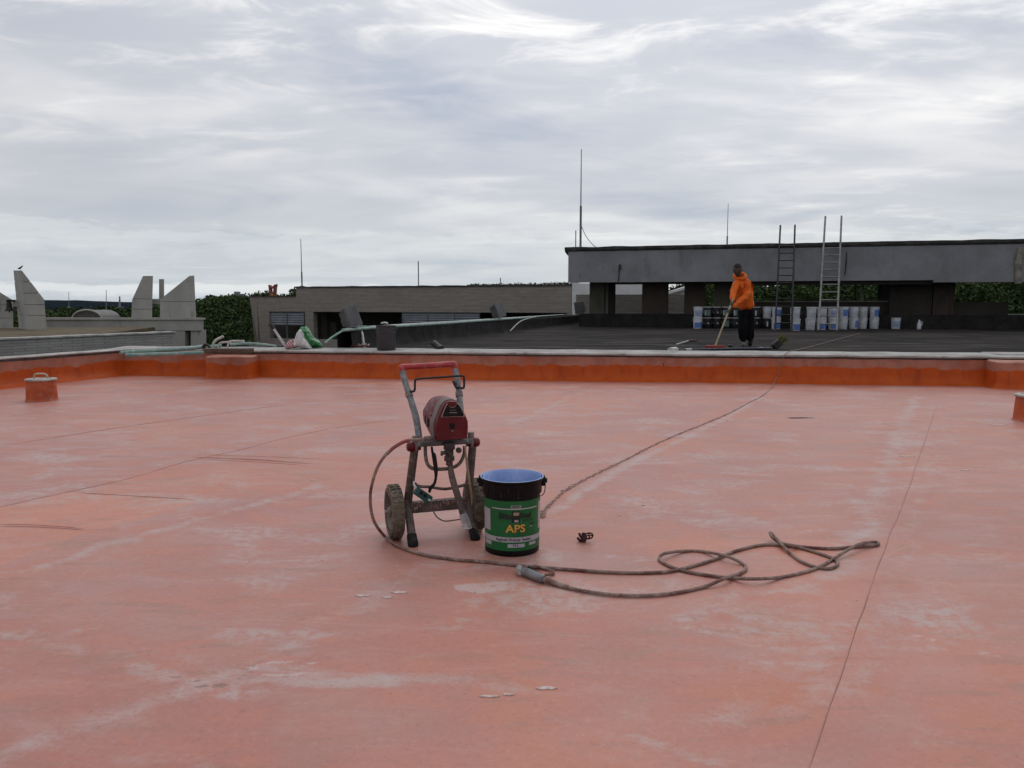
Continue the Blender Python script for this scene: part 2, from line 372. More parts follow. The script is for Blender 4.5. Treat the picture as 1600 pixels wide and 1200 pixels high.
M_COPING = concrete('coping_mortar', (0.50, 0.485, 0.46), (0.33, 0.315, 0.295), (0.13, 0.10, 0.085), 0.75, 2.2)
M_SHADEWALL = concrete('shade_toned_plaster', (0.055, 0.048, 0.042), (0.04, 0.035, 0.03), (0.02, 0.018, 0.016), 0.5, 1.2)  # shade under slabs and inside openings is put into this dark wall colour
M_MOSS = concrete('mossy_roof', (0.15, 0.12, 0.07), (0.10, 0.075, 0.05), (0.05, 0.05, 0.03), 0.5, 1.0, False)
def brickwork(name, c1, c2, mortar, bw=0.30, bh=0.075, rot=0.0):
    t = NT(name); P = t.world(); s = t.n('ShaderNodeSeparateXYZ'); t.L.new(P, s.inputs[0])
    u = t.math('ADD', t.math('MULTIPLY', s.outputs[0], math.cos(rot)), t.math('MULTIPLY', s.outputs[1], math.sin(rot)))
    cb = t.n('ShaderNodeCombineXYZ'); t.L.new(u, cb.inputs[0]); t.L.new(s.outputs[2], cb.inputs[1])
    b = t.n('ShaderNodeTexBrick'); t.L.new(cb.outputs[0], b.inputs['Vector']); b.inputs['Scale'].default_value = 1; b.inputs['Brick Width'].default_value = bw; b.inputs['Row Height'].default_value = bh
    b.inputs['Mortar Size'].default_value = 0.009; b.inputs['Color1'].default_value = c1 + (1,); b.inputs['Color2'].default_value = c2 + (1,); b.inputs['Mortar'].default_value = mortar + (1,)
    c = t.mix(t.math('MULTIPLY', t.ramp(t.noise(P, 0.7, 6, 0.65), 0.45, 0.7), 0.4), b.outputs['Color'], tuple(x * 0.6 for x in c1))
    c = t.mix(t.math('MULTIPLY', t.ramp(t.noise(t.mapping(P, (0.5, 0.5, 6)), 1.2, 5, 0.6), 0.5, 0.7), 0.45), c, tuple(x * 1.3 for x in c2))
    t.L.new(t.bump(t.math('SUBTRACT', 1.0, b.outputs['Fac']), 0.6, 0.015), t.b.inputs['Normal'])
    return t.set(Base_Color=c, Roughness=0.9, Specular_IOR_Level=0.2)
M_BRICK = brickwork('grey_brickwork', (0.335, 0.300, 0.265), (0.275, 0.245, 0.215), (0.18, 0.16, 0.14))
M_BRICK2 = brickwork('pale_brickwork', (0.37, 0.36, 0.34), (0.31, 0.30, 0.285), (0.22, 0.21, 0.20), 0.4, 0.10)

def leaf_material(name, a, b, c3):
    t = NT(name); P = t.world(); g = t.n('ShaderNodeNewGeometry')
    c = t.mix(t.ramp(t.noise(P, 0.16, 4), 0.35, 0.65), a, b)
    c = t.mix(t.math('MULTIPLY', t.ramp(g.outputs['Random Per Island'], 0.6, 1.0), 0.7), c, c3)
    c = t.mix(t.math('MULTIPLY', t.ramp(t.noise(P, 2.1, 3), 0.5, 0.7), 0.4), c, a)
    return t.set(Base_Color=c, Roughness=0.7, Specular_IOR_Level=0.06)
M_LEAF = leaf_material('foliage', (0.018, 0.034, 0.011), (0.036, 0.060, 0.016), (0.075, 0.100, 0.024))
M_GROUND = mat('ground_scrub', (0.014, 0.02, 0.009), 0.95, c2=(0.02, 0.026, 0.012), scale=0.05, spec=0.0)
M_HILL = mat('hill_forest', (0.010, 0.014, 0.018), 0.95, c2=(0.014, 0.020, 0.020), scale=0.004, spec=0.0)

# ------------------------------------------------------------------ terrain, hills, forest
def canopy_h(x, y):
    """height of the tree tops round the roof complex"""
    d = np.hypot(x, y); az = np.degrees(np.arctan2(x, y))
    far = -2.6 + 1.1 * np.sin(x * 0.011 + 1.3) + 0.8 * np.sin(y * 0.017)
    hill = 6.2 * np.exp(-((az + 17) / 8.0) ** 2) * np.clip((d - 60) / 170, 0, 1) + 5.4 * np.exp(-((az - 3) / 9.0) ** 2) * np.clip((d - 60) / 130, 0, 1)
    right = 4.6 * np.clip((az - 6) / 8, 0, 1) * np.clip((d - 40) / 40, 0, 1)
    near = -2.2 * np.clip((75 - d) / 35, 0, 1)
    return far + hill + right + near
def ground_sheet():
    vs_, fs = [], []; rad = [0, 30, 60, 100, 200, 500, 1200, 3000, 9000]; n = 48
    for r in rad:
        for k in range(n): vs_.append((r * math.cos(2 * math.pi * k / n), r * math.sin(2 * math.pi * k / n), -9.0))
    for i in range(len(rad) - 1):
        for k in range(n): fs.append((i * n + k, i * n + (k + 1) % n, (i + 1) * n + (k + 1) % n, (i + 1) * n + k))
    m = MB(); m.add(vs_, fs); tag(m.build('ground', M_GROUND), 'low green scrubland ground below the roofs', kind='structure')
ground_sheet()
def hills():
    m = MB()
    for base, amp, dd, seed in ((3200, 3, 900, 3.3), (2100, -5, 500, 9.1)):
        az = np.linspace(-60, 60, 240); vs_ = []; fs = []
        for j, (off, k) in enumerate(((-dd, 0.0), (-dd * 0.5, 0.55), (-dd * 0.2, 0.9), (0, 1.0), (dd * 0.6, 0.6), (dd, 0.0))):
            for a in az:
                hh = amp + 9 * mnoise.noise((a * 0.10, seed, 0)) + 4 * mnoise.noise((a * 0.5, seed, 4)) + 1.6 * mnoise.noise((a * 2.5, seed, 7))
                if seed < 5: hh += 7 * math.exp(-((a + 31) / 7) ** 2)
                r = base + off + 60 * mnoise.noise((a * 0.3, j, seed))
                vs_.append((r * math.sin(R(a)), r * math.cos(R(a)), -9.2 + (hh + 10) * k))
        n = len(az); fs = [(j * n + k, j * n + k + 1, (j + 1) * n + k + 1, (j + 1) * n + k) for j in range(5) for k in range(n - 1)]
        m.add(vs_, fs)
    tag(m.build('hills', M_HILL, smooth=True), 'far blue wooded hills on the horizon', kind='structure')
hills()
def forest():
    V, F = [], []; nv = 0
    def leaves(cx, cy, cz, rx, rz, cnt, ls):
        nonlocal nv
        # leaf clumps in a lobed crown: several sub-blobs on a dome
        nb = 5
        bc = rng.normal(size=(nb, 3)); bc /= np.linalg.norm(bc, axis=1)[:, None]; bc[:, 2] = np.abs(bc[:, 2]) * 0.9 - 0.15
        bc = bc * np.array([rx * 0.55, rx * 0.55, rz * 0.55])
        pick = rng.integers(0, nb, cnt)
        d = rng.normal(size=(cnt, 3)); d /= np.linalg.norm(d, axis=1)[:, None]; d[:, 2] = np.where(d[:, 2] < -0.35, -d[:, 2], d[:, 2])
        rr = (0.62 + 0.42 * rng.random((cnt, 1))) * np.array([[rx * 0.52, rx * 0.52, rz * 0.5]])
        c = bc[pick] + d * rr + np.array([cx, cy, cz])
        nrm = d + 0.7 * rng.normal(size=(cnt, 3)); nrm /= np.linalg.norm(nrm, axis=1)[:, None]
        a = np.cross(nrm, rng.normal(size=(cnt, 3))); a /= np.linalg.norm(a, axis=1)[:, None]; b = np.cross(nrm, a)
        s = ls * (0.6 + 0.8 * rng.random((cnt, 1)))
        q = np.stack([c - a * s, c - b * s * 0.55, c + a * s, c + b * s * 0.55], 1).reshape(-1, 3)
        V.append(q); F.append(np.arange(nv, nv + 4 * cnt).reshape(-1, 4)); nv += 4 * cnt
    # rows of trees from the near edge of the wood to the skyline
    d = 46.0
    while d < 620:
        step = 2.6 + d * 0.016
        n_az = int(R(112) * d / step)
        for k in range(n_az):
            az = -56 + 112 * (k + rng.random()) / n_az; dd = d + rng.uniform(-0.5, 0.5) * step
            x, y = dd * math.sin(R(az)), dd * math.cos(R(az))
            # keep clear of the buildings
            if -32 < x < 34 and y < 58 and x < 6: continue
            if x >= 6 and y < 40: continue
            if -60 < x < -8 and y < 60 and y < 56: continue
            if d > 150 and abs(az) > 42: continue
            top = float(canopy_h(np.float64(x), np.float64(y))) + rng.normal() * (0.55 + d * 0.0016)
            rx = (1.6 + 0.9 * rng.random()) * (1 + d * 0.004); rz = rx * rng.uniform(0.75, 1.05)
            cnt = int(np.clip(42000 / d, 48, 800)); ls = 0.05 + d * 0.0017
            leaves(x, y, top - rz, rx, rz, cnt, ls)
        d += step * 1.05
    V_ = np.concatenate(V); F_ = np.concatenate(F)
    me = bpy.data.meshes.new('forest'); me.vertices.add(len(V_)); me.vertices.foreach_set('co', V_.astype(np.float32).ravel())
    me.loops.add(F_.size); me.loops.foreach_set('vertex_index', F_.astype(np.int32).ravel()); me.polygons.add(len(F_))
    me.polygons.foreach_set('loop_start', (np.arange(len(F_)) * 4).astype(np.int32)); me.update(calc_edges=True)
    o = bpy.data.objects.new('forest', me); col.objects.link(o); me.materials.append(M_LEAF)
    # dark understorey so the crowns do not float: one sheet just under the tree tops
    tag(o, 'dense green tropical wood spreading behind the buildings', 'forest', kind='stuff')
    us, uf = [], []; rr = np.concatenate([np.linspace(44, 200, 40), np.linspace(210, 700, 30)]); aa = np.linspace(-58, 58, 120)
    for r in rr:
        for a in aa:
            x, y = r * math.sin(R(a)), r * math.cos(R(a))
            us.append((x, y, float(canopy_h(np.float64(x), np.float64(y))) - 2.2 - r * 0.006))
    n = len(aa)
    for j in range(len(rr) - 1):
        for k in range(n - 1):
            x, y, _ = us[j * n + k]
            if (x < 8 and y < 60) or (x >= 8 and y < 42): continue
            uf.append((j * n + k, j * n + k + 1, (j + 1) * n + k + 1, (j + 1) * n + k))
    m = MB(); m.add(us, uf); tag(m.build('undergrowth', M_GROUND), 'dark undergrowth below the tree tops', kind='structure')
    return len(F_)
print('leaf quads', forest())

# ------------------------------------------------------------------ red roof
A_ = G(195, 585.5); A_.z = 0; B_ = G(1560, 603); B_.z = 0
Lw = G(0, 607); Lw.z = 0
wdir = (B_ - A_).normalized(); ldir = (Lw - A_).normalized()
C_ = A_ + wdir * 22.0
D_ = A_ + ldir * 22.0
def red_roof():
    m = MB(); nx = 560; N2 = Vector((C_.x + 1, -7, 0))
    qs = np.concatenate([np.linspace(0, 0.40, 40, endpoint=False), np.linspace(0.40, 1, 520)]); ny = len(qs) - 1
    s = np.linspace(0, 1, nx + 1)[None, :]; q = qs[:, None]
    def bil(k): return (D_[k] * (1 - s) + N2[k] * s) * (1 - q) + (A_[k] * (1 - s) + C_[k] * s) * q
    X, Y = bil(0), bil(1); Z = np.zeros_like(X)
    lo = np.array([[0.006 * mnoise.noise((x * 0.7, y * 0.7, 0)) for x in np.arange(-16, 20, .25)] for y in np.arange(-8, 16, .25)])
    ix = np.clip((X + 16) / .25, 0, lo.shape[1] - 1.001); iy = np.clip((Y + 8) / .25, 0, lo.shape[0] - 1.001)
    i0 = ix.astype(int); j0 = iy.astype(int); fx = ix - i0; fy = iy - j0
    Z = lo[j0, i0] * (1 - fx) * (1 - fy) + lo[j0, i0 + 1] * fx * (1 - fy) + lo[j0 + 1, i0] * (1 - fx) * fy + lo[j0 + 1, i0 + 1] * fx * fy
    W = np.zeros(X.shape + (4,))
    def fbm(x, y, sd):                       # cheap wobble for the outlines
        return 0.5 * np.sin(x * 5.1 + sd + 1.7 * np.sin(y * 4.3 + sd)) + 0.3 * np.sin(y * 9.7 - sd + 1.3 * np.sin(x * 8.1)) + 0.2 * np.sin(x * 19 + y * 15 + sd)
    sd = [0.0]
    def stain(ch, pts, width, soft, amt, wob=0.05):
        sd[0] += 1.37; xw = X + wob * fbm(X, Y, sd[0]); yw = Y + wob * fbm(Y, X, sd[0] + 4)
        d = np.full(X.shape, 1e9)
        for a, b in zip(pts[:-1], pts[1:]):
            A = G(*a); B = G(*b); vx, vy = B.x - A.x, B.y - A.y + 1e-5
            tt = np.clip(((xw - A.x) * vx + (yw - A.y) * vy) / (vx * vx + vy * vy), 0, 1)
            d = np.minimum(d, np.hypot(xw - A.x - tt * vx, yw - A.y - tt * vy))
        f = np.clip((width + soft - d) / (soft * 1.6), 0, 1); f = f * f * (3 - 2 * f)
        W[..., ch] = np.maximum(W[..., ch], f * amt)
        return d
    GR, OR, PA, DK = 0, 1, 2, 3
    def coat(pix, amt):                        # a separately coated sheet with straight edges
        p = [G(*q) for q in pix]; xw = X + .015 * fbm(X, Y, 3); yw = Y + .015 * fbm(Y, X, 7); ins = np.zeros(X.shape, bool)
        for a, b in zip(p, p[1:] + p[:1]):
            ins ^= ((a.y > yw) != (b.y > yw)) & (xw < (b.x - a.x) * (yw - a.y) / (b.y - a.y + 1e-9) + a.x)
        W[..., OR] = np.maximum(W[..., OR], ins * amt)
    coat([(-60, 806), (105, 769.5), (320, 782), (235, 808), (150, 828), (-30, 819)], .78); coat([(-60, 822), (145, 830), (20, 878), (-60, 905)], .6); coat([(108, 768), (290, 722), (500, 727), (325, 781)], .30)
    
    stain(OR, [(880, 606), (560, 598), (400, 594)], 0.16, 0.30, .8); stain(OR, [(1030, 848), (1290, 852)], 0.14, 0.2, .55); stain(OR, [(735, 643), (780, 643)], .12, .12, 1); stain(OR, [(600, 1190), (800, 1195)], .1, .3, .35)
    stain(OR, [(130, 890), (300, 1000), (250, 1050)], .06, .3, .35)
    stain(GR, [(-60, 1215), (150, 1140), (300, 1080), (470, 990), (560, 935), (700, 872)], 0.03, 0.20, .72, .09)
    stain(GR, [(180, 1045), (330, 1050), (480, 1045), (640, 1062)], 0.035, 0.10, .76, .07); stain(GR, [(400, 1058), (520, 1064), (610, 1066)], 0.035, 0.05, .85, .03)
    stain(GR, [(640, 1062), (790, 1075)], 0.03, 0.06, .6)
    stain(GR, [(60, 890), (240, 830), (430, 780), (520, 752)], 0.035, 0.14, .75); stain(GR, [(600, 735), (850, 690)], 0.03, 0.2, .5)
    stain(GR, [(860, 800), (985, 725), (1130, 655), (1190, 620)], 0.035, 0.09, .85, .02)
    stain(GR, [(905, 615), (850, 640), (790, 665)], 0.05, 0.14, .65)
    stain(GR, [(1430, 620), (1380, 730), (1335, 860), (1310, 900)], 0.05, 0.20, .75); stain(GR, [(1480, 640), (1450, 760), (1400, 900), (1340, 1100)], 0.02, 0.12, .6)
    stain(GR, [(1180, 960), (1260, 980), (1270, 1100), (1100, 1140)], 0.05, 0.22, .6); stain(GR, [(830, 960), (1000, 1000)], .02, .2, .45); stain(GR, [(1010, 1155), (1090, 1185)], .03, .06, .8)
    stain(GR, [(0, 1010), (110, 1020)], .03, .12, .6)
    stain(PA, [(1390, 980), (1480, 1005), (1580, 1030)], 0.006, 0.025, .6, .02); stain(PA, [(1180, 925), (1270, 945)], 0.002, 0.02, .5, .02); stain(PA, [(660, 905), (700, 880)], .01, .04, .5)
    stain(PA, [(738, 916), (798, 914)], 0.055, 0.04, .72, .03); stain(DK, [(757, 917), (776, 917)], .006, .03, .8, .01)
    d = stain(PA, [(0, -1), (0, -1)], -1, .1, 0) if False else None
    A = G(420, 1047); B = G(465, 1043); tt = np.clip(((X - A.x) * (B.x - A.x) + (Y - A.y) * (B.y - A.y)) / ((B - A).length_squared), 0, 1); dd = np.hypot(X - A.x - tt * (B.x - A.x), Y - A.y - tt * (B.y - A.y)) + .008 * fbm(X * 3, Y * 3, 2)
    W[..., PA] = np.maximum(W[..., PA], .75 * np.exp(-((dd - .052) / .012) ** 2))
    stain(DK, [(240, 1050), (330, 1075), (400, 1040)], 0.05, 0.08, .55); stain(DK, [(320, 1070), (420, 1060)], .02, .05, .6); stain(DK, [(170, 935), (260, 915)], .01, .05, .5); stain(DK, [(20, 885), (120, 855)], .02, .06, .4)
    stain(DK, [(740, 646), (776, 645)], 0.01, 0.05, .9); stain(DK, [(1000, 720), (1150, 715)], .03, .15, .35); stain(DK, [(1480, 860), (1580, 900)], .03, .15, .4); stain(DK, [(1350, 1090), (1370, 1140)], .03, .12, .4)
    me = bpy.data.meshes.new('red_roof'); nv = X.size
    me.vertices.add(nv); me.vertices.foreach_set('co', np.stack([X, Y, Z], -1).astype(np.float32).ravel())
    I = np.arange(nv).reshape(X.shape); F_ = np.stack([I[:-1, :-1], I[:-1, 1:], I[1:, 1:], I[1:, :-1]], -1).reshape(-1, 4)
    me.loops.add(F_.size); me.loops.foreach_set('vertex_index', F_.astype(np.int32).ravel()); me.polygons.add(len(F_)); me.polygons.foreach_set('loop_start', (np.arange(len(F_)) * 4).astype(np.int32)); me.update(calc_edges=True)
    ca = me.color_attributes.new('wear', 'FLOAT_COLOR', 'POINT'); ca.data.foreach_set('color', W.astype(np.float32).ravel())
    o = link('red_roof', me, M_FLOOR, smooth=False); me.polygons.foreach_set('use_smooth', [True] * len(me.polygons))
    return tag(o, 'flat roof coated in worn red waterproofing', kind='structure')
RED = red_roof()
M_SEAM = mat('seam_shade', (0.24, 0.085, 0.065), 0.6, c2=(0.40, 0.155, 0.12), scale=2.2)  # shadow line along the lap edges, put into the seam colour
M_SEAMP = mat('pale_seam_edge', (0.50, 0.26, 0.21), 0.5, c2=(0.36, 0.15, 0.115), scale=2.5)
def zfl(x, y): return 0.006 * mnoise.noise((x * 0.7, y * 0.7, 0))
def seam(pts, w=0.018, h=0.004, side=1, mm=None):
    P = [G(*p) for p in pts]; Q, _ = catmull(P, [1] * len(P), 14); m = MB(); vs_ = []; fs = []
    for i, p in enumerate(Q):
        t = (Q[min(i + 1, len(Q) - 1)] - Q[max(i - 1, 0)]).normalized(); nn = Vector((-t.y, t.x, 0)) * side
        p = p + nn * 0.006 * mnoise.noise((p.x * 3, p.y * 3, 1)); z = zfl(p.x, p.y)
        k_ = min(1.0, i / 7 + .05, (len(Q) - 1 - i) / 7 + .05)
        for off, hh in ((-w * 0.25, -0.003), (0, -.002 + (h + .002) * k_), (w * .4, -.002 + (h * .9 + .002) * k_), (w, -0.003)):
            q = p + nn * off; vs_.append(Vector((q.x, q.y, z + hh)))
    fs = [(i * 4 + k, i * 4 + k + 1, (i + 1) * 4 + k + 1, (i + 1) * 4 + k) for i in range(len(Q) - 1) for k in range(3)]
    m.add(vs_, fs); m.build('lap_seam', mm or M_SEAM, RED, smooth=False)
seam([(1470, 613), (1425, 745), (1380, 860), (1320, 1030), (1230, 1295)], 0.006, 0.0022, 1, M_SEAMP)
seam([(1471.5, 613), (1426.5, 745), (1381.7, 860), (1322, 1030), (1232.5, 1295)], 0.003, 0.001, 1)
seam([(-40, 801), (105, 769), (200, 748), (290, 722), (385, 701), (450, 684), (540, 666), (640, 653)], 0.006, 0.0022, -1)
seam([(-40, 705), (180, 669), (330, 648), (470, 630)], 0.009, 0.003, -1, M_SEAMP); seam([(-40, 704), (180, 668.3), (330, 647.5), (470, 629.6)], 0.006, 0.002, -1)
seam([(-40, 657), (100, 640), (230, 621)], 0.009, 0.003, -1, M_SEAMP)
seam([(105, 769), (200, 775), (320, 782)], 0.006, 0.0025)
seam([(-20, 819), (60, 821), (145, 828)], 0.005, 0.0022); seam([(-20, 822), (60, 824), (148, 830)], 0.02, 0.004, 1, M_SEAMP)
seam([(285, 714), (400, 719), (500, 726)], 0.028, 0.006, 1, M_SEAMP); seam([(295, 717.5), (400, 722), (498, 729)], 0.006, 0.002)
seam([(300, 711), (420, 714), (540, 719)], 0.008, 0.002, 1, M_SEAMP)
seam([(850, 612), (925, 612.5)], 0.009, 0.002)
M_FLAKE = mat('bare_flake', (0.60, 0.51, 0.475), 0.7, c2=(0.46, 0.31, 0.27), scale=45)
def flake(px, py, w, d, mm=M_FLAKE, th=0.003):
    c = G(px, py); n = 17; k0 = rng.random() * 9
    out = [(c.x + w * math.cos(2 * math.pi * k / n) * (1 + .22 * math.sin(k * 2.3 + k0) + .18 * math.sin(k * 4.1 + 2 * k0)), c.y + d * math.sin(2 * math.pi * k / n) * (1 + .25 * math.sin(k * 1.7 + k0) + .18 * math.sin(k * 3.7 + k0))) for k in range(n)]
    m = MB(); m.prism([(x, y, zfl(x, y) - .002) for x, y in out], (0, 0, th + .002)); m.build('paint_flake', mm, RED)
for px, py, w, d in ((567, 931, .03, .012), (605, 934, .02, .008), (624, 926, .032, .012), (738, 926, .012, .005), (765, 1090, .03, .006), (795, 1087, .018, .006), (853, 1077, .032, .010), (1417, 713, .055, .02), (1508, 735, .035, .015), (1560, 664, .085, .02), (1582, 672, .02, .012), (1143, 657, .05, .03), (967, 806, .010, .006), (489, 751, .02, .012), (1005, 790, .008, .005)): flake(px, py, w, d)
flake(1252, 653, .14, .045); flake(1250, 653.3, .11, .03, mat('bare_dark', (0.06, 0.035, 0.03), 0.9), .005)

def sweep(profile, line, wob=0.004, step=0.12, jag=None):
    """profile [(offset outwards, z)] swept along a polyline with mitred corners"""
    pts = []; nl = []
    segn = []
    for a, b in zip(line[:-1], line[1:]):
        t = (b - a).normalized(); segn.append(Vector((-t.y, t.x, 0)))
    for i, (a, b) in enumerate(zip(line[:-1], line[1:])):
        n = max(2, int((b - a).length / step))
        for k in range(n + (1 if i == len(line) - 2 else 0)):
            p = a.lerp(b, k / n); q = segn[i]
            if k == 0 and i > 0:
                q = (segn[i] + segn[i - 1]).normalized(); q = q / max(0.3, q.dot(segn[i]))
            pts.append(p); nl.append(q)
    m = MB(); vs_ = []
    for i, (p, q) in enumerate(zip(pts, nl)):
        for j, (o, z) in enumerate(profile):
            w_ = wob * mnoise.noise((p.x * 1.7 + j * 0.15, p.y * 1.7, z * 4)); wz = wob * 0.7 * mnoise.noise((p.x * 2.3, p.y * 2.3, 9 + j * 0.2))
            if jag and j in jag: wz += jag[j] * mnoise.noise((p.x * 5, p.y * 5, 3)); 
            vs_.append(Vector((p.x, p.y, 0)) + q * (o + w_) + Vector((0, 0, z + (wz if z > 0.001 else 0))))
    n = len(profile)
    fs = [(i * n + k, i * n + k + 1, (i + 1) * n + k + 1, (i + 1) * n + k) for i in range(len(pts) - 1) for k in range(n - 1)]
    fs += [tuple(range(n)), tuple((len(pts) - 1) * n + k for k in range(n - 1, -1, -1))]
    m.add(vs_, fs); return m
CAP0, CAP1, CAPD = 0.448, 0.468, 0.55
pw = thing('parapet_wall', 'low parapet in faded pink over orange coating round the red roof', 'parapet', A_)
line = [D_, A_, C_]
sweep([(-.13, -0.02), (-.13, 0.002), (-.06, 0.025), (-.02, 0.07), (0, 0.15), (0.004, 0.30), (0.0, 0.384), (0.03, 0.390), (0.07, 0.378), (0.12, -0.02)], line, 0.012, 0.10, {6: 0.010, 7: 0.01}).build('wall_face', M_PARA, pw, smooth=True)
sweep([(0.10, 0.30), (0.10, 0.412), (-0.035, 0.416), (-0.04, CAP0 - 0.008), (-0.02, CAP0), (0.3, 0.460), (CAPD, CAP1), (CAPD + .02, 0.30)], [A_ - wdir * .3, C_], 0.010, 0.15).build('coping', M_COPING, pw, smooth=True)
sweep([(0.10, 0.30), (0.10, 0.417), (-0.035, 0.421), (-0.04, CAP0 - 0.012), (-0.02, CAP0 - .004), (0.15, 0.447), (0.30, 0.445), (0.32, 0.10)], [D_, A_ + ldir * .02], 0.010, 0.15).build('coping', M_COPING, pw, smooth=True)
# piers of the parapet
def pier(x0, x1, base_y, topz, name='pier'):
    a = G(x0, base_y); b = G(x1, base_y); c = (a + b) / 2; w = (b - a).length
    m = MB(); ang = math.atan2(wdir.y, wdir.x)
    nn = Vector((-wdir.y, wdir.x, 0))
    prof = [(-.0, 0.0), (0.03, 0.03), (0.05, 0.10), (0.05, topz - .03), (0.08, topz)]
    vs_ = []; n = 24
    # rounded rectangular plan, flared at the foot
    for off, z in [(-.05, -0.01), (-0.02, 0.03), (0.0, 0.10), (0.0, topz - .02), (0.03, topz)]:
        for k in range(n):
            th = 2 * math.pi * (k + .5) / n; cx_, sy_ = math.cos(th), math.sin(th)
            sq = max(abs(cx_), abs(sy_)) ** 0.8
            hx = w / 2 - off; hy = 0.30 - off
            p = c + wdir * (hx * cx_ / sq) + nn * (0.30 + hy * sy_ / sq); p.z = z + 0.01 * mnoise.noise((p.x * 4, p.y * 4, z * 5)) * (z > 0); vs_.append(p)
    fs = [(i * n + k, i * n + (k + 1) % n, (i + 1) * n + (k + 1) % n, (i + 1) * n + k) for i in range(4) for k in range(n)] + [tuple(4 * n + k for k in range(n))]
    m.add(vs_, fs); return m.build(name, M_PARA, pw, smooth=True)
pier(315, 389, 592, 0.372)
pier(1562, 1660, 608.5, 0.40)
# block of mortar on the right pier
a = G(1575, 603); m = MB(); m.box((a.x + 0.34, a.y + 0.42, 0.437), (0.78, 0.52, 0.07), math.atan2(wdir.y, wdir.x), bev=0.02); m.build('pier_cap', M_COPING, pw, smooth=True)

# roof vents (orange stubs with lids)
M_STUB = mat('stub_coating', (0.48, 0.085, 0.013), 0.5, c2=(0.34, 0.050, 0.010), scale=5, dirt=(0.35, 0.25, 0.22), dirt_amt=0.35, bump=0.3, bscale=14)
M_LIDM = mat('old_galvanised', (0.45, 0.42, 0.38), 0.55, 0.3, c2=(0.25, 0.22, 0.20), scale=14, bump=0.2)
M_CREAM = mat('cream_enamel', (0.55, 0.50, 0.38), 0.5, c2=(0.35, 0.30, 0.22), scale=20)
def stub(px, py, label):
    c = G(px, py); c.x *= (c.y + .17) / c.y; c.y += 0.17; c.z = 0
    t = thing('roof_vent', label, 'vent', c)
    m = MB(); m.lathe([(0.195, 0.0), (0.188, 0.008), (0.181, 0.02), (0.178, 0.08), (0.172, 0.18), (0.165, 0.255), (0.17, 0.262), (0.0, 0.262)], c, 36); m.build('pipe_stub', M_STUB, t, smooth=True)
    m = MB(); m.lathe([(0.165, 0.258), (0.182, 0.258), (0.185, 0.272), (0.176, 0.282), (0.13, 0.285), (0.12, 0.278), (0.0, 0.280)], c, 36); lid = m.build('lid', M_LIDM, t, smooth=True)
    m = MB(); m.tube([c + Vector((-.085, 0, .27)), c + Vector((-.085, 0, .315)), c + Vector((-.06, 0, .338)), c + Vector((0, 0, .344)), c + Vector((.06, 0, .338)), c + Vector((.085, 0, .315)), c + Vector((.085, 0, .27))], 0.011, 8, 4); m.build('handle', M_CREAM, lid, smooth=True)
stub(66, 628, 'orange coated vent stub with handled lid beside the long side parapet')
stub(1613, 661, 'orange coated vent stub with grey lid in front of the mortar topped pier')

# ------------------------------------------------------------------ black roof
ZB = 0.41
nW = Vector((-wdir.y, wdir.x, 0))
eA = PL(420, 535, A_ + nW * CAPD, nW); eA.z = 0; e1 = G(560, 516, 0.76); e2 = G(890, 493, 0.76)
e1.z = e2.z = 0
edir = (e2 - e1).normalized()
# front edge line on the coping's back
q0 = A_ + nW * (CAPD - .02)
def isect(p, d, q, e):
    den = d.x * e.y - d.y * e.x; s = ((q.x - p.x) * e.y - (q.y - p.y) * e.x) / den; return p + d * s
E0 = isect(e1, edir, q0, wdir); E3 = e2 + edir * 1.5
F0 = C_ + nW * (CAPD - .02)
def flat(name, poly, z, th, m_, label):
    m = MB(); m.prism([Vector((p.x, p.y, z - th)) for p in poly], (0, 0, th)); return tag(m.build(name, m_), label, kind='structure')
flat('black_roof', [E0, F0, F0 + edir * 22, E3 + edir * 2], ZB, 0.3, M_BLACK, 'black bitumen roof beyond the parapet')
M_BITUM = mat('bitumen', (0.020, 0.019, 0.019), 0.8, c2=(0.036, 0.033, 0.032), scale=3, bump=0.4, bscale=12, spec=0.08)
up = MB(); en = Vector((edir.y, -edir.x, 0))
L_ = (E3 - E0).length; N_ = 60; vs_ = []
prof = [(0.30, ZB - .01), (0.16, ZB + .03), (0.10, ZB + .12), (0.08, 0.73), (0.04, 0.76), (-0.14, 0.765), (-0.18, 0.73), (-0.18, -2)]
for i in range(N_ + 1):
    p = E0 + edir * (L_ * i / N_)
    for o, z in prof:
        vs_.append(p + en * (o + 0.015 * mnoise.noise((i * .5, o * 5, z))) + Vector((0, 0, z + 0.015 * mnoise.noise((i * .35, o * 3, 5)))))
n = len(prof); up.add(vs_, [(i * n + k, i * n + k + 1, (i + 1) * n + k + 1, (i + 1) * n + k) for i in range(N_) for k in range(n - 1)])
tag(up.build('roof_upstand', M_BITUM, smooth=True), 'black bitumen upstand along the side of the black roof', 'upstand')


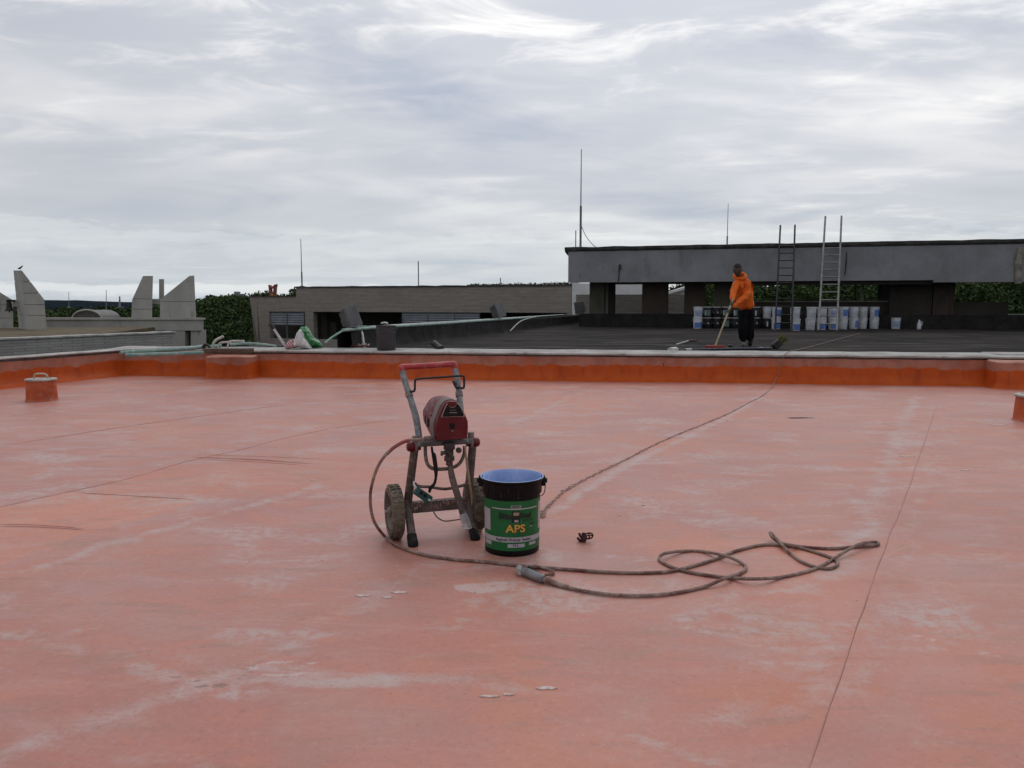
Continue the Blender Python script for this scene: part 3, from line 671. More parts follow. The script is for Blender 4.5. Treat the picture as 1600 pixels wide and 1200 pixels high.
# ------------------------------------------------------------------ flat-roofed pavilion
PV0 = Vector((1.945, 27.5, 0)); PV1 = Vector((13.05, 24.5, 0)); pd = (PV1 - PV0).normalized(); pb = Vector((-pd.y, pd.x, 0))
PANG = math.atan2(pd.y, pd.x)
def pv(px, off=0.0):
    p = PL(px, 473, PV0 + pb * off, pb); p.z = 0; return p
def wbox(m, a, b, z0, z1, back, th):
    """upright slab from a to b, z0..z1, thickness th along back"""
    e = back * th
    return m.prism([Vector((a.x, a.y, z0)), Vector((b.x, b.y, z0)), Vector((b.x, b.y, z1)), Vector((a.x, a.y, z1))], e)
pav = thing('roof_pavilion', 'long low flat roofed pavilion with grey plaster fascia on dark piers', 'building', PV0)
ZF0, ZF1 = 1.945, 3.10
pe = PV0 + pd * 19.5
m = MB(); wbox(m, PV0, pv(1457), ZF0, ZF1, pb, 0.25); wbox(m, pv(1457), pe, ZF0 - 0.07, ZF1, pb, 0.25); m.build('fascia', M_FASCIA, pav)
m = MB(); wbox(m, PV0 + pb * .25 + pd * .02, pe + pb * .25, ZF0 + 0.12, ZF0 + 0.45, pb, 8.5); m.build('roof_slab', M_SHADEWALL, pav)
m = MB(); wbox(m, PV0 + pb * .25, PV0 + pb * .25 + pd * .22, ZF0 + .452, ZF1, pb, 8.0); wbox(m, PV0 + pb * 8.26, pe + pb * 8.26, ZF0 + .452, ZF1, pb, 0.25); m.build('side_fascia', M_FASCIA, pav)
m = MB(); cp = []
M_FLASH = mat('torn_bitumen_flashing', (0.035, 0.033, 0.034), 0.75, c2=(0.09, 0.085, 0.08), scale=3)
N_ = 70; vs_ = []
for i in range(N_ + 1):
    p = PV0 - pd * .12 + pd * (19.6 * i / N_); w0 = 0.025 * mnoise.noise((i * .6, 1, 2)); w1 = 0.03 * mnoise.noise((i * .4, 7, 2))
    for o, z in ((-0.06, ZF1 - 0.035 + w0), (-0.08, ZF1 + 0.045 + w1 * .6), (0.1, ZF1 + 0.065 + w1), (0.5, ZF1 + 0.03), (0.5, ZF1 - 0.2), (-.002, ZF1 - 0.1)):
        vs_.append(p + pb * o + Vector((0, 0, z)))
m.add(vs_, [(i * 6 + k, i * 6 + (k + 1) % 6, (i + 1) * 6 + (k + 1) % 6, (i + 1) * 6 + k) for i in range(N_) for k in range(6)] + [(0, 1, 2, 3, 4, 5), tuple(N_ * 6 + k for k in range(5, -1, -1))]); m.build('flashing', M_FLASH, pav)
M_PIER1 = concrete('pier_green_grey', (0.105, 0.10, 0.075), (0.08, 0.075, 0.055), (0.03, 0.03, 0.025), 0.5, 1.2)  # both pier tones kept dark to carry the shade under the roof slab
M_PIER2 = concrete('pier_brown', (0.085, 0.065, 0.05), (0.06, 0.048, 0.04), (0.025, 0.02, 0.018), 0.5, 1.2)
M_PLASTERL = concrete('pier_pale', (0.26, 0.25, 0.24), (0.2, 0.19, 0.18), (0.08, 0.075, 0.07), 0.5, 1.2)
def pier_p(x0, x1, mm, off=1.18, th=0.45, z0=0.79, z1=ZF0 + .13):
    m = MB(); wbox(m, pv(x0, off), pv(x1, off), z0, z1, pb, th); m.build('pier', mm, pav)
pier_p(921, 944, M_PIER1); pier_p(945, 950, M_PLASTERL, 1.5); pier_p(950.5, 959, M_SHADEWALL, 1.6)
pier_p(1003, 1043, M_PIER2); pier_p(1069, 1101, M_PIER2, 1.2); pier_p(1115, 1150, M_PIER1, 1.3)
pier_p(1390, 1456, M_SHADEWALL, 1.2, 2.2); pier_p(1457.5, 1491, M_PIER2, 1.25)
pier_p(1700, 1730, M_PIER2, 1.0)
m = MB(); wbox(m, pv(1150, 1.5), pv(1391, 1.5), 0.5, 1.27, pb, 0.25); m.build('sill_wall', M_SHADEWALL, pav)
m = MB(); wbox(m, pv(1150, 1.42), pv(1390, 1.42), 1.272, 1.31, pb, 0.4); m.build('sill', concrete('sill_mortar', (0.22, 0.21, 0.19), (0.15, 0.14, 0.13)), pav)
m = MB(); wbox(m, pv(1101.5, 1.5), pv(1114.5, 1.5), 0.5, 1.12, pb, 0.25); m.build('sill_wall', M_SHADEWALL, pav)
m = MB(); wbox(m, pv(1491.5, 1.3), pv(1576, 1.3), 0.5, 1.27, pb, 0.25); m.build('sill_wall', M_SHADEWALL, pav)
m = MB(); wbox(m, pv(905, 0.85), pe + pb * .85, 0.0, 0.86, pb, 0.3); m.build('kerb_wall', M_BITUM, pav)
m = MB(); wbox(m, pv(905, 1.16), pe + pb * 1.16, 0.5, 0.80, pb, 8.2); m.build('floor_slab', M_SHADEWALL, pav)
m = MB(); wbox(m, pv(1150, -0.005 + 0.252), pv(1457, 0.252), ZF0 - .12, ZF0 + .118, pb, 0.4); m.build('soffit_beam', M_SHADEWALL, pav)
m = MB(); wbox(m, pv(1345, 1.7), pv(1348.5, 1.7), 1.30, ZF0 + .12, pb, 0.06); m.build('sill_post', M_PLASTERL, pav)
m = MB(); wbox(m, pv(1335, 2.2), pv(1337, 2.2), 1.30, ZF0 + .12, pb, 0.04); m.build('sill_post', M_SHADEWALL, pav)
M_DARKMETAL = mat('dark_metal', (0.028, 0.028, 0.032), 0.5, 0.6, c2=(0.05, 0.04, 0.035), scale=12)
M_ZINC = mat('weathered_zinc', (0.33, 0.34, 0.36), 0.5, 0.7, c2=(0.20, 0.20, 0.21), scale=8)
# cable and down pipe on the fascia
def onf(px, py, off=-0.03): return PL(px, py, PV0 + pb * off, pb)
m = MB(); m.tube([onf(966, 443), onf(967, 430), onf(968, 420), onf(969.5, 413)], [0.016, 0.016, 0.02, 0.025], 8, 4); m.box(onf(968.6, 417), (0.07, 0.06, 0.16), PANG); tag(m.build('conduit', M_DARKMETAL, smooth=True), 'short dark cable outlet hanging on the plaster fascia near its corner', 'conduit')
m = MB(); m.tube([onf(1591, 443), onf(1591, 410), onf(1593, 398), onf(1597, 388)], 0.10, 10, 4); tag(m.build('downpipe', mat('stained_pipe', (0.30, 0.27, 0.22), 0.8, c2=(0.12, 0.11, 0.10), scale=5), smooth=True), 'stained drain pipe running down the plaster fascia', 'pipe')
m = MB(); m.tube([onf(1323, 394, -.012), onf(1322, 412, -.012), onf(1320, 430, -.012)], [0.008, 0.02, 0.012], 6, 5); tag(m.build('crack_line', M_DARKMETAL), 'thin dark crack line down the fascia beside the metal ladder', 'cable')  # crack in the plaster, added as a thin dark tube on the face
# lightning rods and masts
M_STEEL = mat('mast_steel', (0.22, 0.22, 0.23), 0.5, 0.7, c2=(0.12, 0.12, 0.13), scale=4)
def rod(name, label, base, topz, r0, r1, split=None, cat='antenna'):
    t = thing(name, label, cat, base)
    m = MB(); b = Vector(base); zt = split or topz
    m.tube([b - Vector((0, 0, .05)), Vector((b.x, b.y, zt))], r0, 8); m.build('mast', M_STEEL, t, smooth=True)
    if split:
        m = MB(); m.tube([Vector((b.x, b.y, split - .05)), Vector((b.x, b.y, topz))], [r1, r1 * .6], 8); m.build('tip', M_STEEL, t, smooth=True)
    m = MB(); m.box(b + Vector((0, 0, .02)), (r0 * 5, r0 * 5, .04)); m.build('base_plate', M_STEEL, t)
    return t
def topz(px, py, Y): return at(px, py, Y).z
b = at(907, 388, 28.6); t = rod('lightning_mast', 'tall two stage lightning mast with a guy wire on the pavilion roof', (b.x, b.y, ZF1 + .04), topz(905, 233, 28.6), 0.040, 0.022, topz(906, 322, 28.6))
m = MB(); m.tube([at(908, 352, 28.6), at(915, 368, 28.6), at(924, 380, 28.6), at(932, 387, 28.6)], 0.012, 6, 5); m.build('guy_wire', M_STEEL, t)
b = at(899.5, 388, 28.6); rod('antenna_rod', 'short thin rod standing close to the tall lightning mast', (b.x, b.y, ZF1 + .04), topz(899.5, 360, 28.6), 0.018, 0.01)
b = at(1136, 384, 27); rod('antenna_rod', 'slim whip antenna on the pavilion roof above the worker', (b.x, b.y, ZF1 + .03), topz(1135.5, 318, 27), 0.026, 0.013, topz(1135.5, 369, 27))

# ------------------------------------------------------------------ brick building with louvres
MD0 = at(463, 473, 46.0); MD1 = at(925, 473, 40.0); MD0.z = MD1.z = 0
md = (MD1 - MD0).normalized(); mb_ = Vector((-md.y, md.x, 0)); MANG = math.atan2(md.y, md.x)
def mp(px, off=0.0):
    p = PL(px, 473, MD0 + mb_ * off, mb_); p.z = 0; return p
mid = thing('brick_building', 'long grey brick building with metal louvres and dark openings', 'building', Vector((MD0.x, MD0.y, -9)))
ZT, ZO, ZS = 2.13, 0.73, -0.86
m = MB()
xs = [402, 420, 476, 489, 628, 750, 886, 912]
solid = {(0, 0), (0, 1), (2, 1), (0, 2), (1, 2), (2, 2), (3, 2), (4, 2), (5, 2), (6, 2), (6, 1)} | {(i, 0) for i in range(7)}
zs = [-9, ZS, ZO, ZT]
for i in range(7):
    for j in range(3):
        if (i, j) in solid:
            z1 = zs[j + 1]
            if i < 2 and j == 2: z1 = 1.585
            x0_, x1_ = xs[i], xs[i + 1]
            if i == 2 and j == 2:
                wbox(m, mp(476), mp(489), zs[j], z1, mb_, 0.4); wbox(m, mp(463), mp(476), 1.587, z1, mb_, 0.4); continue
            wbox(m, mp(x0_), mp(x1_), zs[j], z1, mb_, 0.4)
m.prism([PL(390, 464.5, MD0, mb_), PL(404, 540, MD0, mb_), Vector((mp(412).x, mp(412).y, -9)), Vector((mp(401.9).x, mp(401.9).y, -9)), Vector((mp(401.9).x, mp(401.9).y, 1.585))][::1], mb_ * 0.4)
wbox(m, mp(912) - md * 0.35 + mb_ * .401, mp(912) + mb_ * .401, -9, ZT, mb_, 9.0)       # right end wall
wall = m.build('wall', M_BRICK, mid)
m = MB(); wbox(m, mp(404, .401), mp(463, .401), 1.3, 1.5, mb_, 9); wbox(m, mp(463, .401), mp(905, .401), 1.8, 2.0, mb_, 9); wbox(m, mp(404, 4), mp(905, 4), -9, 1.3, mb_, 0.3); m.build('roof_deck', M_SHADEWALL, mid)
m = MB(); 
N_ = 40; vs_ = []
for i in range(N_ + 1):
    p = mp(461).lerp(mp(912), i / N_); hh = 0.05 + 0.05 * mnoise.noise((i * .7, 2, 3)); 
    for o, z in ((-.05, ZT - .03), (-.06, ZT + hh), (.45, ZT + hh), (.45, ZT - .03)): vs_.append(p + mb_ * o + Vector((0, 0, z)))
m.add(vs_, [(i * 4 + k, i * 4 + (k + 1) % 4, i * 4 + 4 + (k + 1) % 4, i * 4 + 4 + k) for i in range(N_) for k in range(4)] + [(0, 1, 2, 3)])
wbox(m, mp(390) - mb_ * .04, mp(461.8) - mb_ * .04, 1.588, 1.64, mb_, .5); m.build('coping', M_FLASH, mid)
M_LOUV = mat('louvre_aluminium', (0.25, 0.27, 0.295), 0.6, 0.2, c2=(0.19, 0.205, 0.225), scale=2)
M_FRAME = mat('window_frame', (0.16, 0.17, 0.18), 0.5, 0.4)
def louvre(x0, x1, z0, z1, n, posts):
    fr = MB(); a, b = mp(x0, .12), mp(x1, .12)
    for p in posts:
        q = mp(p, .10); fr.box((q.x, q.y, (z0 + z1) / 2), (0.06, 0.1, z1 - z0), MANG)
    wbox(fr, mp(x0, .1), mp(x1, .1), z0 - .05, z0, mb_, .1); wbox(fr, mp(x0, .1), mp(x1, .1), z1, z1 + .05, mb_, .1)
    f = fr.build('louvre_frame', M_FRAME, mid)
    h = (z1 - z0) / n
    for k in range(n):
        s = MB(); zc = z0 + (k + .5) * h; e = mb_ * 0.06
        s.prism([a + Vector((0, 0, zc - h * .45)) - e, b + Vector((0, 0, zc - h * .45)) - e, b + Vector((0, 0, zc + h * .42)) + e * .3, a + Vector((0, 0, zc + h * .42)) + e * .3], mb_ * 0.012)
        s.build('slat', M_LOUV, f)
louvre(420.5, 475.5, -0.02, ZO - .06, 5, (421, 448, 475))
louvre(628.5, 749.5, -0.30, ZO - .06, 8, (629, 668, 710, 749))
m = MB(); q = mp(428, .3); wbox(m, mp(446, .15), mp(448, .15), ZS, -0.07, mb_, .06); m.build('mullion', M_FRAME, mid)
m = MB(); wbox(m, mp(501, 1.5), mp(509, 1.5), -2, ZO, mb_, .4); wbox(m, mp(515, 1.8), mp(524, 1.8), -2, 0.1, mb_, .3); m.build('inner_wall', M_PIER1, mid)
# things on the brick building
b = at(472, 450, 46.3); rod('antenna_rod', 'thin rod antenna at the stepped corner of the brick building', (b.x, b.y, ZT + .06), topz(472, 373, 46.3), 0.045, 0.028, topz(472, 425, 46.3))
b = at(654, 447, 44.5); rod('antenna_rod', 'fine grey rod antenna midway along the brick building roof', (b.x, b.y, 1.99), topz(654, 408, 44.5), 0.030, 0.02)
b = at(782, 445, 43.5); rod('antenna_rod', 'stubby little rod among weeds on the brick building roof', (b.x, b.y, 1.99), topz(782, 434, 43.5), 0.025, 0.015)
fr0 = Vector((mp(425, .8).x, mp(425, .8).y, 1.50)); fs_ = thing('roof_sign_frame', 'small red and yellow open frame standing on the lower brick roof', 'frame', fr0)
def fp(px, py): return PL(px, py, MD0 + mb_ * .8, mb_)
M_RED = mat('faded_red', (0.30, 0.06, 0.045), 0.6, c2=(0.18, 0.045, 0.04)); M_YEL = mat('ochre_paint', (0.38, 0.22, 0.05), 0.6)
for nm, q, mm in (('left_post', [(419, 445), (421.5, 446), (423.5, 463), (421, 464)], M_RED), ('right_post', [(427, 446), (430, 444), (428.5, 464), (426.5, 463)], M_RED), ('top_bar', [(419, 445), (425, 448.5), (430, 444), (429.6, 448), (425, 451), (419.6, 448.5)], M_RED), ('bottom_panel', [(422.3, 458), (427.5, 458), (427, 465.5), (423, 465.5)], M_YEL)):
    m = MB(); m.prism([fp(*p) for p in q], mb_ * (0.25 if nm == 'top_bar' else 0.22)); m.build(nm, mm, fs_)
# weeds along the brick parapet
def tuft(cx, n, rx, ry, rz, ls):
    d = rng.normal(size=(n, 3)); d /= np.linalg.norm(d, axis=1)[:, None]; d[:, 2] = np.abs(d[:, 2]); c = d * np.array([rx, ry, rz]) * (0.3 + 0.7 * rng.random((n, 1))) + np.array(cx)
    a = rng.normal(size=(n, 3)); a /= np.linalg.norm(a, axis=1)[:, None]; b = np.cross(a, rng.normal(size=(n, 3))); b /= np.linalg.norm(b, axis=1)[:, None]; s = ls * (0.5 + rng.random((n, 1)))
    return np.stack([c - a * s, c - b * s * .5, c + a * s, c + b * s * .5], 1).reshape(-1, 3)
V_ = []
for px in np.linspace(735, 905, 30):
    p = mp(float(px), .6); k = max(0.15, (px - 735) / 170)
    V_.append(tuft((p.x, p.y, ZT), 45, 0.28, 0.35, 0.12 + 0.20 * k * rng.random(), 0.06))
V_ = np.concatenate(V_); m = MB(); m.v = [Vector(p) for p in V_]; m.f = [tuple(range(4 * i, 4 * i + 4)) for i in range(len(V_) // 4)]
tag(m.build('roof_weeds', M_LEAF), 'dark weeds growing along the brick building roof edge', 'weeds', kind='stuff')
# white gabled annex and beige wall seen between the pavilion piers
ann = thing('annex_building', 'beige walled annex with white gable seen between the pavilion piers', 'building', (4.5, 36, -9))
m = MB(); m.box((5.6, 37, -3.7), (5.2, 0.4, 10.66)); m.build('wall', M_BRICK, ann)
M_WHITE = mat('white_render', (0.72, 0.72, 0.72), 0.8, c2=(0.6, 0.6, 0.6), scale=2)
m = MB(); m.prism([(3.0, 39, -9), (6.55, 39, -9), (6.55, 39, 2.2), (3.0, 39, 2.2)], (0, .4, 0)); m.prism([(6.6, 39, -9), (9.5, 39, -9), (9.5, 39, 2.35), (7.6, 39, 1.75), (6.6, 39, 1.70)], (0, .4, 0)); m.build('white_gable', M_WHITE, ann)
m = MB(); m.prism([(7.5, 38.7, 1.63), (9.6, 38.7, 2.2), (9.6, 38.7, 2.32), (7.5, 38.7, 1.75)], (0, .28, 0)); m.build('gable_edge', M_WHITE, ann)

# ------------------------------------------------------------------ pale concrete chapel on the left
def clip_band(poly, z0, z1):
    def cut(pl, z, keep_above):
        out = []
        for i in range(len(pl)):
            a, b = pl[i], pl[(i + 1) % len(pl)]; ia = (a.z >= z) if keep_above else (a.z <= z); ib = (b.z >= z) if keep_above else (b.z <= z)
            if ia: out.append(a)
            if ia != ib: out.append(a.lerp(b, (z - a.z) / (b.z - a.z)))
        return out
    p = cut(poly, z0, True); return cut(p, z1, False) if len(p) >= 3 else []
def fin(name, label, pix, Y, ext, joints, cat='tower', mm=None):
    poly = [at(x, y, Y) for x, y in pix]; zlo = min(p.z for p in poly); zhi = max(p.z for p in poly)
    c = sum(poly, Vector()) / len(poly); t = thing(name, label, cat, (c.x, c.y, zlo))
    lv = sorted([zlo - .01] + [at(0, j, Y).z for j in joints] + [zhi + .01])
    for a, b in zip(lv[:-1], lv[1:]):
        q = clip_band(poly, a + .012, b - .012)
        if len(q) >= 3: m = MB(); m.prism(q, ext); m.build('concrete_lift', mm or M_TOWER, t)
    # core a little behind the face so the joints are recessed
    core = [c + (p - c) * 0.97 for p in poly]; m = MB(); m.prism([p + Vector(ext) * .05 for p in core], Vector(ext) * .9); m.build('core', M_TOWER, t)
    return t
e1_ = at(21, 422, 37.3) - at(34, 422, 36)
fin('concrete_tower', 'tall slanted concrete fin with a bird on its peak', [(34, 422.5), (69, 468), (73.5, 518), (43, 518)], 36, e1_, (493, 476, 458, 440))
fin('concrete_tower', 'slanted concrete fin carrying the bronze bell', [(-70, 400), (-30, 438), (20, 469), (21, 518), (-70, 518)], 37.6, Vector((-.85, 1.3, 0)), (476, 497))
fin('concrete_tower', 'small slanted concrete fin with a black stained slope', [(207, 468), (224, 431), (239, 431), (237.5, 497), (206, 497)], 40.6, Vector((-.55, 1.1, 0)), (467, 483))
fin('concrete_tower', 'broad slanted concrete fin at the outer end of the chapel roof', [(250, 468), (296, 431), (303.5, 430.5), (306.5, 497), (250, 497)], 40.6, Vector((-.45, 1.1, 0)), (471,))
fin('concrete_pillar', 'narrow square concrete pillar between the two smaller fins', [(248.5, 436), (256.5, 436), (256.5, 480), (248.5, 480)], 41.8, Vector((-.18, .4, 0)), (), 'pillar')
m = MB(); m.prism([at(237.8, 467, 41), at(249.7, 467, 41), at(249.7, 475, 41), at(237.8, 475, 41)], (0, .5, 0)); tag(m.build('link_beam', M_TOWER), 'short concrete beam linking the two smaller fins', 'beam')
m = MB(); m.prism([at(20.3, 468.5, 37), at(30, 468.5, 37), at(30, 479, 37), at(20.3, 479, 37)], (0, .4, 0)); tag(m.build('link_beam', M_TOWER), 'short concrete beam between the bell fin and the peaked fin', 'beam')
# bell
bc = at(14.2, 479, 36.6); bt = thing('bell', 'dark bronze bell hanging before the concrete fin', 'bell', (bc.x, bc.y, bc.z - .35))
M_BRONZE = mat('old_bronze', (0.035, 0.032, 0.028), 0.5, 0.6)
m = MB(); m.lathe([(0, .30), (.07, .29), (.10, .24), (.11, .10), (.13, -.04), (.19, -.13), (.20, -.15), (.17, -.15), (.10, .02), (0, .1)], bc - Vector((0, 0, .06)), 20); m.build('bell_body', M_BRONZE, bt, smooth=True)
m = MB(); m.tube([bc + Vector((0, 0, -.1)), bc + Vector((0, 0, -.27))], [.015, .035], 8); m.build('clapper', M_BRONZE, bt)
m = MB(); m.box(bc + Vector((0, 0.25, .27)), (.10, .75, .09)); m.box(bc + Vector((0, 0, .25)), (.09, .09, .12)); m.build('yoke', M_BRONZE, bt)
# low white wall, recess, corner pillar, barrel vault
chp = thing('chapel_building', 'low pale concrete chapel block with overhanging beam and corner post', 'building', at(200, 540, 40))
Y = 40.0
def cb(x0, x1, y0, y1, Yc=Y, th=0.5, mm=M_TOWER, nm='wall'):
    m = MB(); m.prism([at(x0, y0, Yc), at(x1, y0, Yc), at(x1, y1, Yc), at(x0, y1, Yc)], (0, th, 0)); return m.build(nm, mm, chp)
cb(60, 311, 500, 516.5, nm='beam', th=.6); cb(58, 312.5, 496.8, 499.9, Y - .08, .7, nm='coping')
cb(165, 289, 516.6, 640, Y + .04); cb(298, 308, 516.6, 640, Y + .1, 1.2, nm='corner_post'); cb(60, 300, 516.6, 640, Y + 3.0, .3, M_SHADEWALL, 'inner_wall')
m = MB(); m.prism([at(60, 0, Y + .6) * 1, at(311, 0, Y + .6), at(311, 0, Y + 9), at(60, 0, Y + 9)], (0, 0, 0))
m = MB(); a = at(60, 505, Y + .6); b = at(311, 505, Y + .6); m.prism([Vector((a.x, a.y, .1)), Vector((b.x, b.y, .1)), Vector((b.x - 3.3, b.y + 8, .1)), Vector((a.x - 4.5, a.y + 8, .1))], (0, 0, .25)); m.build('roof_deck', M_MOSS, chp)
cb(60, 312, 499, 516, Y + 8.7, .4, nm='rear_beam')
vb = at(136.5, 499, 42.5); rx = 0.80; rz = 0.50
m = MB(); arc = [(vb + Vector((rx * math.cos(th), 0, rz * math.sin(th)))) for th in np.linspace(0, math.pi, 25)]
vt = thing('skylight_vault', 'small barrel vaulted skylight with pale rim on the chapel roof', 'skylight', vb)
m.prism(arc, (0, 2.0, 0)); m.build('glazing', mat('dull_glazing', (0.10, 0.095, 0.09), 0.5, c2=(0.07, 0.065, 0.06), scale=4), vt, smooth=True)
m = MB(); m.tube([p + Vector((0, -.03, 0)) for p in arc], 0.055, 8); m.build('rim', M_TOWER, vt, smooth=True)
m = MB(); m.tube([vb + Vector((0, -.04, rz)), vb + Vector((0, -.04, rz + .05))], [.12, .08], 8); m.build('finial', M_TOWER, vt)
# near wing: brick wall and mossy roof
w0 = at(-60, 473, 26.6); w1 = at(272, 473, 34.4); w0.z = w1.z = 0; wd_ = (w1 - w0).normalized(); wb_ = Vector((-wd_.y, wd_.x, 0)); w0 = w0 - wd_ * 12
wing = thing('chapel_wing', 'pale brick wing with a mossy brown flat roof below the fins', 'building', Vector((w0.x, w0.y, -9)))
m = MB(); wbox(m, w0, w1, -9, -0.03, wb_, .35); m.build('wall', M_BRICK2, wing)
N_ = 50; vs_ = []; m = MB()
for i in range(N_ + 1):
    p = w0.lerp(w1, i / N_); hh = 0.02 * mnoise.noise((i * .8, 4, 1))
    for o, z in ((-.05, -.055 + hh), (-.05, 0.0 + hh), (.4, .015 + hh), (.4, -.05)): vs_.append(p + wb_ * o + Vector((0, 0, z)))
m.add(vs_, [(i * 4 + k, i * 4 + (k + 1) % 4, i * 4 + 4 + (k + 1) % 4, i * 4 + 4 + k) for i in range(N_) for k in range(4)] + [(0, 1, 2, 3)]); m.build('coping', M_COPING, wing)
m = MB(); a_ = w0 + wb_ * .405; b_ = w1 + wb_ * .405
m.prism([Vector((a_.x, a_.y, -.25)), Vector((b_.x - 2.6, b_.y - 0.6, -.25)), Vector((b_.x - 2.6, 39.0, -.12)), Vector((a_.x - 1, 39.0, -.12))], (0, 0, .17)); m.build('roof_deck', M_MOSS, wing)
# bird
bp = at(32, 421.5, 36.4); bd = thing('bird', 'small dark bird perched on the peaked concrete fin', 'bird', bp)
pts = {'tail': (bp + Vector((-.13, 0, .045)), .012, .02), 'rump': (bp + Vector((-.05, 0, .075)), .035, .035), 'chest': (bp + Vector((.03, 0, .10)), .045, .045), 'neck': (bp + Vector((.07, 0, .145)), .026, .026), 'head': (bp + Vector((.09, 0, .175)), .03, .03), 'beak': (bp + Vector((.135, 0, .17)), .006, .006), 'l1': (bp + Vector((.0, .02, .02)), .008, .008), 'l2': (bp + Vector((.0, .02, -.005)), .008, .008)}
m = MB(); m.add(*skin_body(pts, [('tail', 'rump'), ('rump', 'chest'), ('chest', 'neck'), ('neck', 'head'), ('head', 'beak'), ('rump', 'l1'), ('l1', 'l2')], 'rump', 1)); m.build('body', M_BRONZE, bd, smooth=True)
# far masts, hilltop house
M_FAR = mat('far_steel', (0.25, 0.25, 0.26), 0.7)
for px, y0, y1, Yf, r, lab in ((107.5, 456, 480, 330, .14, 'thin far mast beside the peaked fin over the hills'), (166, 453, 495, 240, .13, 'thin far mast rising behind the vaulted skylight'), (187, 463, 480, 900, 1.2, 'stubby far tower on the horizon left of the fins')):
    b = at(px, y1, Yf); m = MB(); m.tube([b, at(px, y0, Yf)], [r, r * .6], 6); m.box(b, (r * 6, r * 6, .5)); tag(m.build('far_mast', M_FAR), lab, 'mast')
hh = thing('hilltop_house', 'tiny grey house with a square turret on the wooded skyline', 'house', at(370, 464, 255))
for x0, x1, y0, y1, nm in ((361, 366, 459.5, 466, 'side_wing'), (365.5, 371.5, 455.5, 466, 'turret'), (371, 380, 459, 466, 'main_block')):
    m = MB(); m.prism([at(x0, y0, 255), at(x1, y0, 255), at(x1, y1, 255), at(x0, y1, 255)], (0, 2.5, 0)); m.build(nm, M_FASCIA, hh)

# ------------------------------------------------------------------ pails by the pavilion
def pail_mesh(m_, prof, loc=(0, 0, 0), n=24): m_.lathe(prof, loc, n); return m_
PRO = [(0, 0.004), (.125, 0.0), (.130, .006), (.136, .20), (.139, .285), (.147, .288), (.147, .300), (.141, .303), (.141, .318), (.149, .322), (.149, .335), (.14, .338)]
LID = [(.150, .322), (.153, .330), (.153, .352), (.146, .358), (.135, .356), (.13, .350), (0, .350)]
M_PWHITE = mat('white_pail_plastic', (0.62, 0.63, 0.66), 0.45, c2=(0.50, 0.51, 0.55), scale=5, dirt=(0.25, 0.25, 0.27), dirt_amt=0.35)
M_PBLACK = mat('black_pail_plastic', (0.012, 0.011, 0.013), 0.42, c2=(0.02, 0.018, 0.02), scale=5)
M_LIDG = mat('dusty_pail_lid', (0.36, 0.35, 0.34), 0.6, c2=(0.25, 0.24, 0.23), scale=7)
M_BLUE = mat('blue_label', (0.045, 0.12, 0.42), 0.45, c2=(0.10, 0.20, 0.50), scale=9, dirt=(0.35, 0.45, 0.65), dirt_amt=0.5)
M_BLUEF = mat('faded_blue_label', (0.16, 0.24, 0.42), 0.5, c2=(0.35, 0.40, 0.50), scale=9)
M_GREENL = mat('green_label', (0.03, 0.10, 0.07), 0.45, c2=(0.10, 0.16, 0.13), scale=12, dirt=(0.5, 0.5, 0.5), dirt_amt=0.6)
M_STICK = mat('sticker_white', (0.6, 0.6, 0.58), 0.6)
def patch(a0, a1, z0, z1, off=0.0015, n=10):
    """curved label patch; angles in degrees, 0 = towards the viewer (-Y)"""
    m = MB(); vs_ = []
    for k in range(n + 1):
        th = R(-90 + a0 + (a1 - a0) * k / n)
        for z in (z0, z1):
            r = (.130 + (.136 - .130) * (z / .2) if z < .2 else .136 + .003 * (z - .2) / .085) + off
            vs_.append((r * math.cos(th), r * math.sin(th), z))
    m.add(vs_, [(2 * k, 2 * k + 2, 2 * k + 3, 2 * k + 1) for k in range(n)]); return m
PROTO = {}
def pail_proto(kind):
    if kind in PROTO: return PROTO[kind]
    t = bpy.data.objects.new('paint_pail', None); col.objects.link(t); ROOTM[t.name] = Matrix()
    black = kind.startswith('b')
    pail_mesh(MB(), PRO).build('body', M_PBLACK if black else M_PWHITE, t, smooth=True)
    pail_mesh(MB(), LID).build('lid', M_LIDG if black else M_PWHITE, t, smooth=True)
    for s in (-1, 1): mm = MB(); mm.box((s * .146, 0, .27), (.016, .04, .04), bev=.005); mm.build('handle_lug', M_PBLACK if black else M_PWHITE, t)
    mm = MB(); mm.tube([(.15, 0, .27), (.155, -.05, .20), (.12, -.115, .155), (0, -.152, .14), (-.12, -.115, .155), (-.155, -.05, .20), (-.15, 0, .27)], .003, 6, 5); mm.build('bail_handle', M_ZINC, t)
    if kind == 'wblue': patch(-62, 62, .03, .20).build('label', M_BLUE, t)
    if kind == 'wblueup': patch(-50, 70, .07, .27).build('label', M_BLUE, t)
    if kind == 'wcorner': patch(-20, 62, .05, .27).build('label', M_BLUE, t)
    if kind == 'wfade': patch(-60, 40, .05, .25).build('label', M_BLUEF, t)
    if kind == 'wprint':
        for a0, a1, z0, z1 in ((-30, 30, .20, .214), (-22, 26, .165, .172), (-26, 10, .12, .128)): patch(a0, a1, z0, z1).build('print_line', M_BLUEF, t)
    if kind == 'bgreen': patch(-58, 30, .06, .25).build('label', M_GREENL, t); patch(-52, -38, .08, .23, .003, 3).build('label_strip', M_STICK, t)
    if kind == 'bstrip': patch(-30, -2, .05, .24).build('label', M_GREENL, t); patch(-26, -10, .07, .22, .003, 3).build('label_strip', M_STICK, t)
    if kind == 'bdot': patch(-8, 8, .15, .19).build('sticker', M_STICK, t)
    PROTO[kind] = t; return t
used = set()
